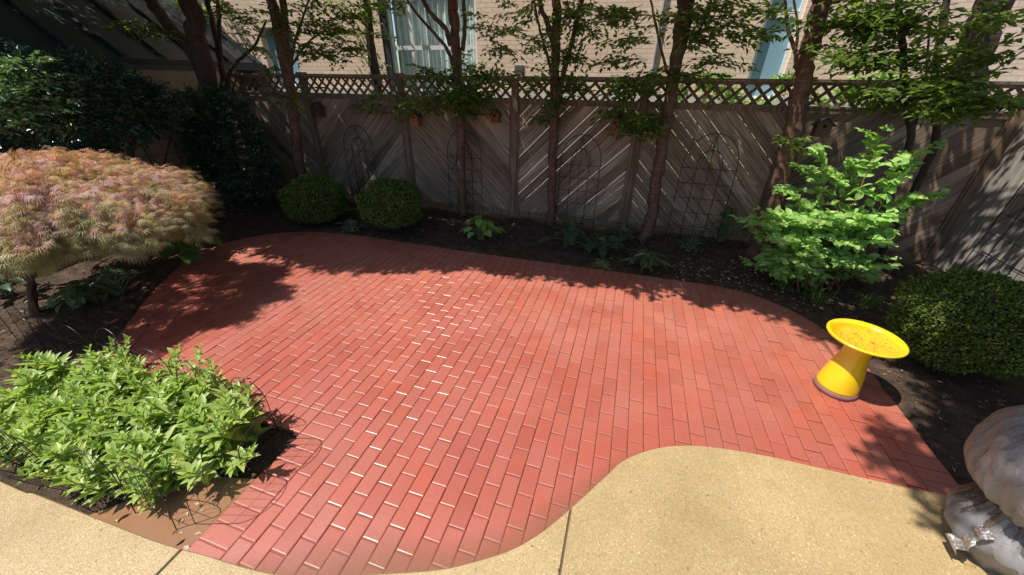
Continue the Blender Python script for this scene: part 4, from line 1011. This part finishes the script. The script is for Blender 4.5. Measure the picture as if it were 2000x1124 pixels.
def crumple(mb, prof, n=96, fold=.03, k=9, ph=0):
    V = []; m = len(prof)
    zz = [z for r, z in prof]
    for i, (r, z) in enumerate(prof):
        for j in range(n):
            a = 2*pi*j/n; f = fold*(.55*abs(sin(k*a/2+ph+z*2))+.35*sin(k*2.3*a+z*9+ph)+.25*sin(17*z+3*a))*min(1, r/.12)*(1+1.8*math.exp(-((z-.42)/.09)**2))
            rr = r+f*r*1.2+.01*sin(z*23+a*5); V.append((PT[0]+rr*cos(a), PT[1]+rr*sin(a), z+.012*sin(5*a+z*10)*min(1, r/.1)))
    mb.add(V, [(i*n+j, i*n+(j+1) % n, (i+1)*n+(j+1) % n, (i+1)*n+j) for i in range(m-1) for j in range(n)])
def sp_(pts, k=6): return [(max(0, p[0]), p[1]) for p in smooth_path([(a, b, 0) for a, b in pts], k)[:, :2]]
b = MB(); crumple(b, sp_([(.15, .40), (.23, .45), (.285, .54), (.30, .65), (.28, .78), (.21, .89), (.11, .95), (.0, .97)]), fold=.045, k=12); b.build('film_cover', PL, pt, smooth=True)
b = MB(); V = []
for i in range(9):
    t_ = i/8; a0 = 3.75+.10*t_; z = .80-.20*t_; wd = .035*sin(pi*t_)**.7+.002
    for s_ in (-1, 1): a1 = a0+s_*wd/.3; V.append((PT[0]+.325*cos(a1), PT[1]+.325*sin(a1), z+s_*.01))
b.add(V, [(2*i, 2*i+1, 2*i+3, 2*i+2) for i in range(8)]); b.build('tear', plain('inside of tear', (.10, .06, .045), .7), pt)
b = MB(); crumple(b, sp_([(.20, .22), (.195, .28), (.165, .34), (.145, .39), (.16, .43), (.18, .46)]), fold=.09, k=13); b.build('gathered_waist', PLD, pt, smooth=True)
b = MB(); crumple(b, sp_([(.10, .0), (.12, .04), (.175, .11), (.222, .19), (.215, .26), (.18, .32), (.145, .37)]), fold=.05, k=8, ph=1); b.build('film_skirt', PL, pt, smooth=True)
b = MB(); V = []
for i in range(14):
    z = .10+.20*i/13; c0 = PT[0]-.236-.012*sin(i*1.3)+.03*i/13
    for s in (0, .5, 1): V.append((c0+.02*s+.008*sin(i*2.1+s*3), PT[1]-.13+.09*s+.012*sin(i*.9), z))
b.add(V, [(3*i+j, 3*i+j+1, 3*i+j+4, 3*i+j+3) for i in range(13) for j in range(2)]); b.build('silvery_flap', m_foil(), pt, smooth=True)

# ------------------------------------------------------------------ litter and mulch chips
def ok_bed(x, y): return (not inside((x, y), OUTER)) and y > (ey(x)+.02 if -6 < x < 6 else .4)
CHIP = leaf_mat('mulch chips', [(0, (.05, .03, .02)), (.6, (.11, .07, .045)), (.95, (.19, .13, .09)), (1, (.42, .34, .25))], .0, .8, .2)
b = MB(); P = []
while len(P) < 14000:
    x, y = rng.uniform(-8, 4.1), rng.uniform(.4, 5.95)
    if ok_bed(x, y): P.append((x, y))
P = np.array(P); Z = soilz(P[:, 0], P[:, 1])+.006; P = np.c_[P, Z]; N = len(P)
add_leaves(b, P, rv(N)*np.array([1, 1, .25]), np.array([0, 0, 1])+rv(N, .4), rng.uniform(.012, .045, N), rng.uniform(.006, .016, N)); props(b.build('mulch', CHIP), kind='stuff')
LIT = leaf_mat('fallen leaves', [(0, (.20, .12, .07)), (.5, (.34, .24, .15)), (.8, (.5, .42, .32)), (1, (.45, .36, .10))], .2, .7)
b = MB(); P = []
while len(P) < 650:
    if rng.random() < .45: x, y = rng.normal(1.4, .7), rng.normal(4.7, .35)
    else: x, y = rng.uniform(-8, 4.1), rng.uniform(.5, 5.9)
    if ok_bed(x, y): P.append((x, y, .012))
for k in range(26):
    x, y = rng.uniform(-2.5, -1.9), rng.uniform(.42, .8); P.append((x, y, -.009))
for x, y in [on_z(*q)[:2] for q in ((540, 472), (547, 470), (558, 485), (585, 470), (632, 466), (645, 466), (705, 467), (735, 463), (1062, 519), (1068, 521), (1175, 528))]: P.append((x, y, .004))
for k in range(40):
    x, y = rng.uniform(-5, 2), rng.uniform(1.5, 4.3)
    if inside((x, y), OUTER): P.append((x, y, .003))
P = np.array(P); N = len(P); L = rng.uniform(.02, .055, N); L[-40:] *= .45
add_leaves(b, P, rv(N)*np.array([1, 1, .1]), np.array([0, 0, 1])+rv(N, .3), L, L*.5); props(b.build('leaf_litter', LIT), kind='stuff')
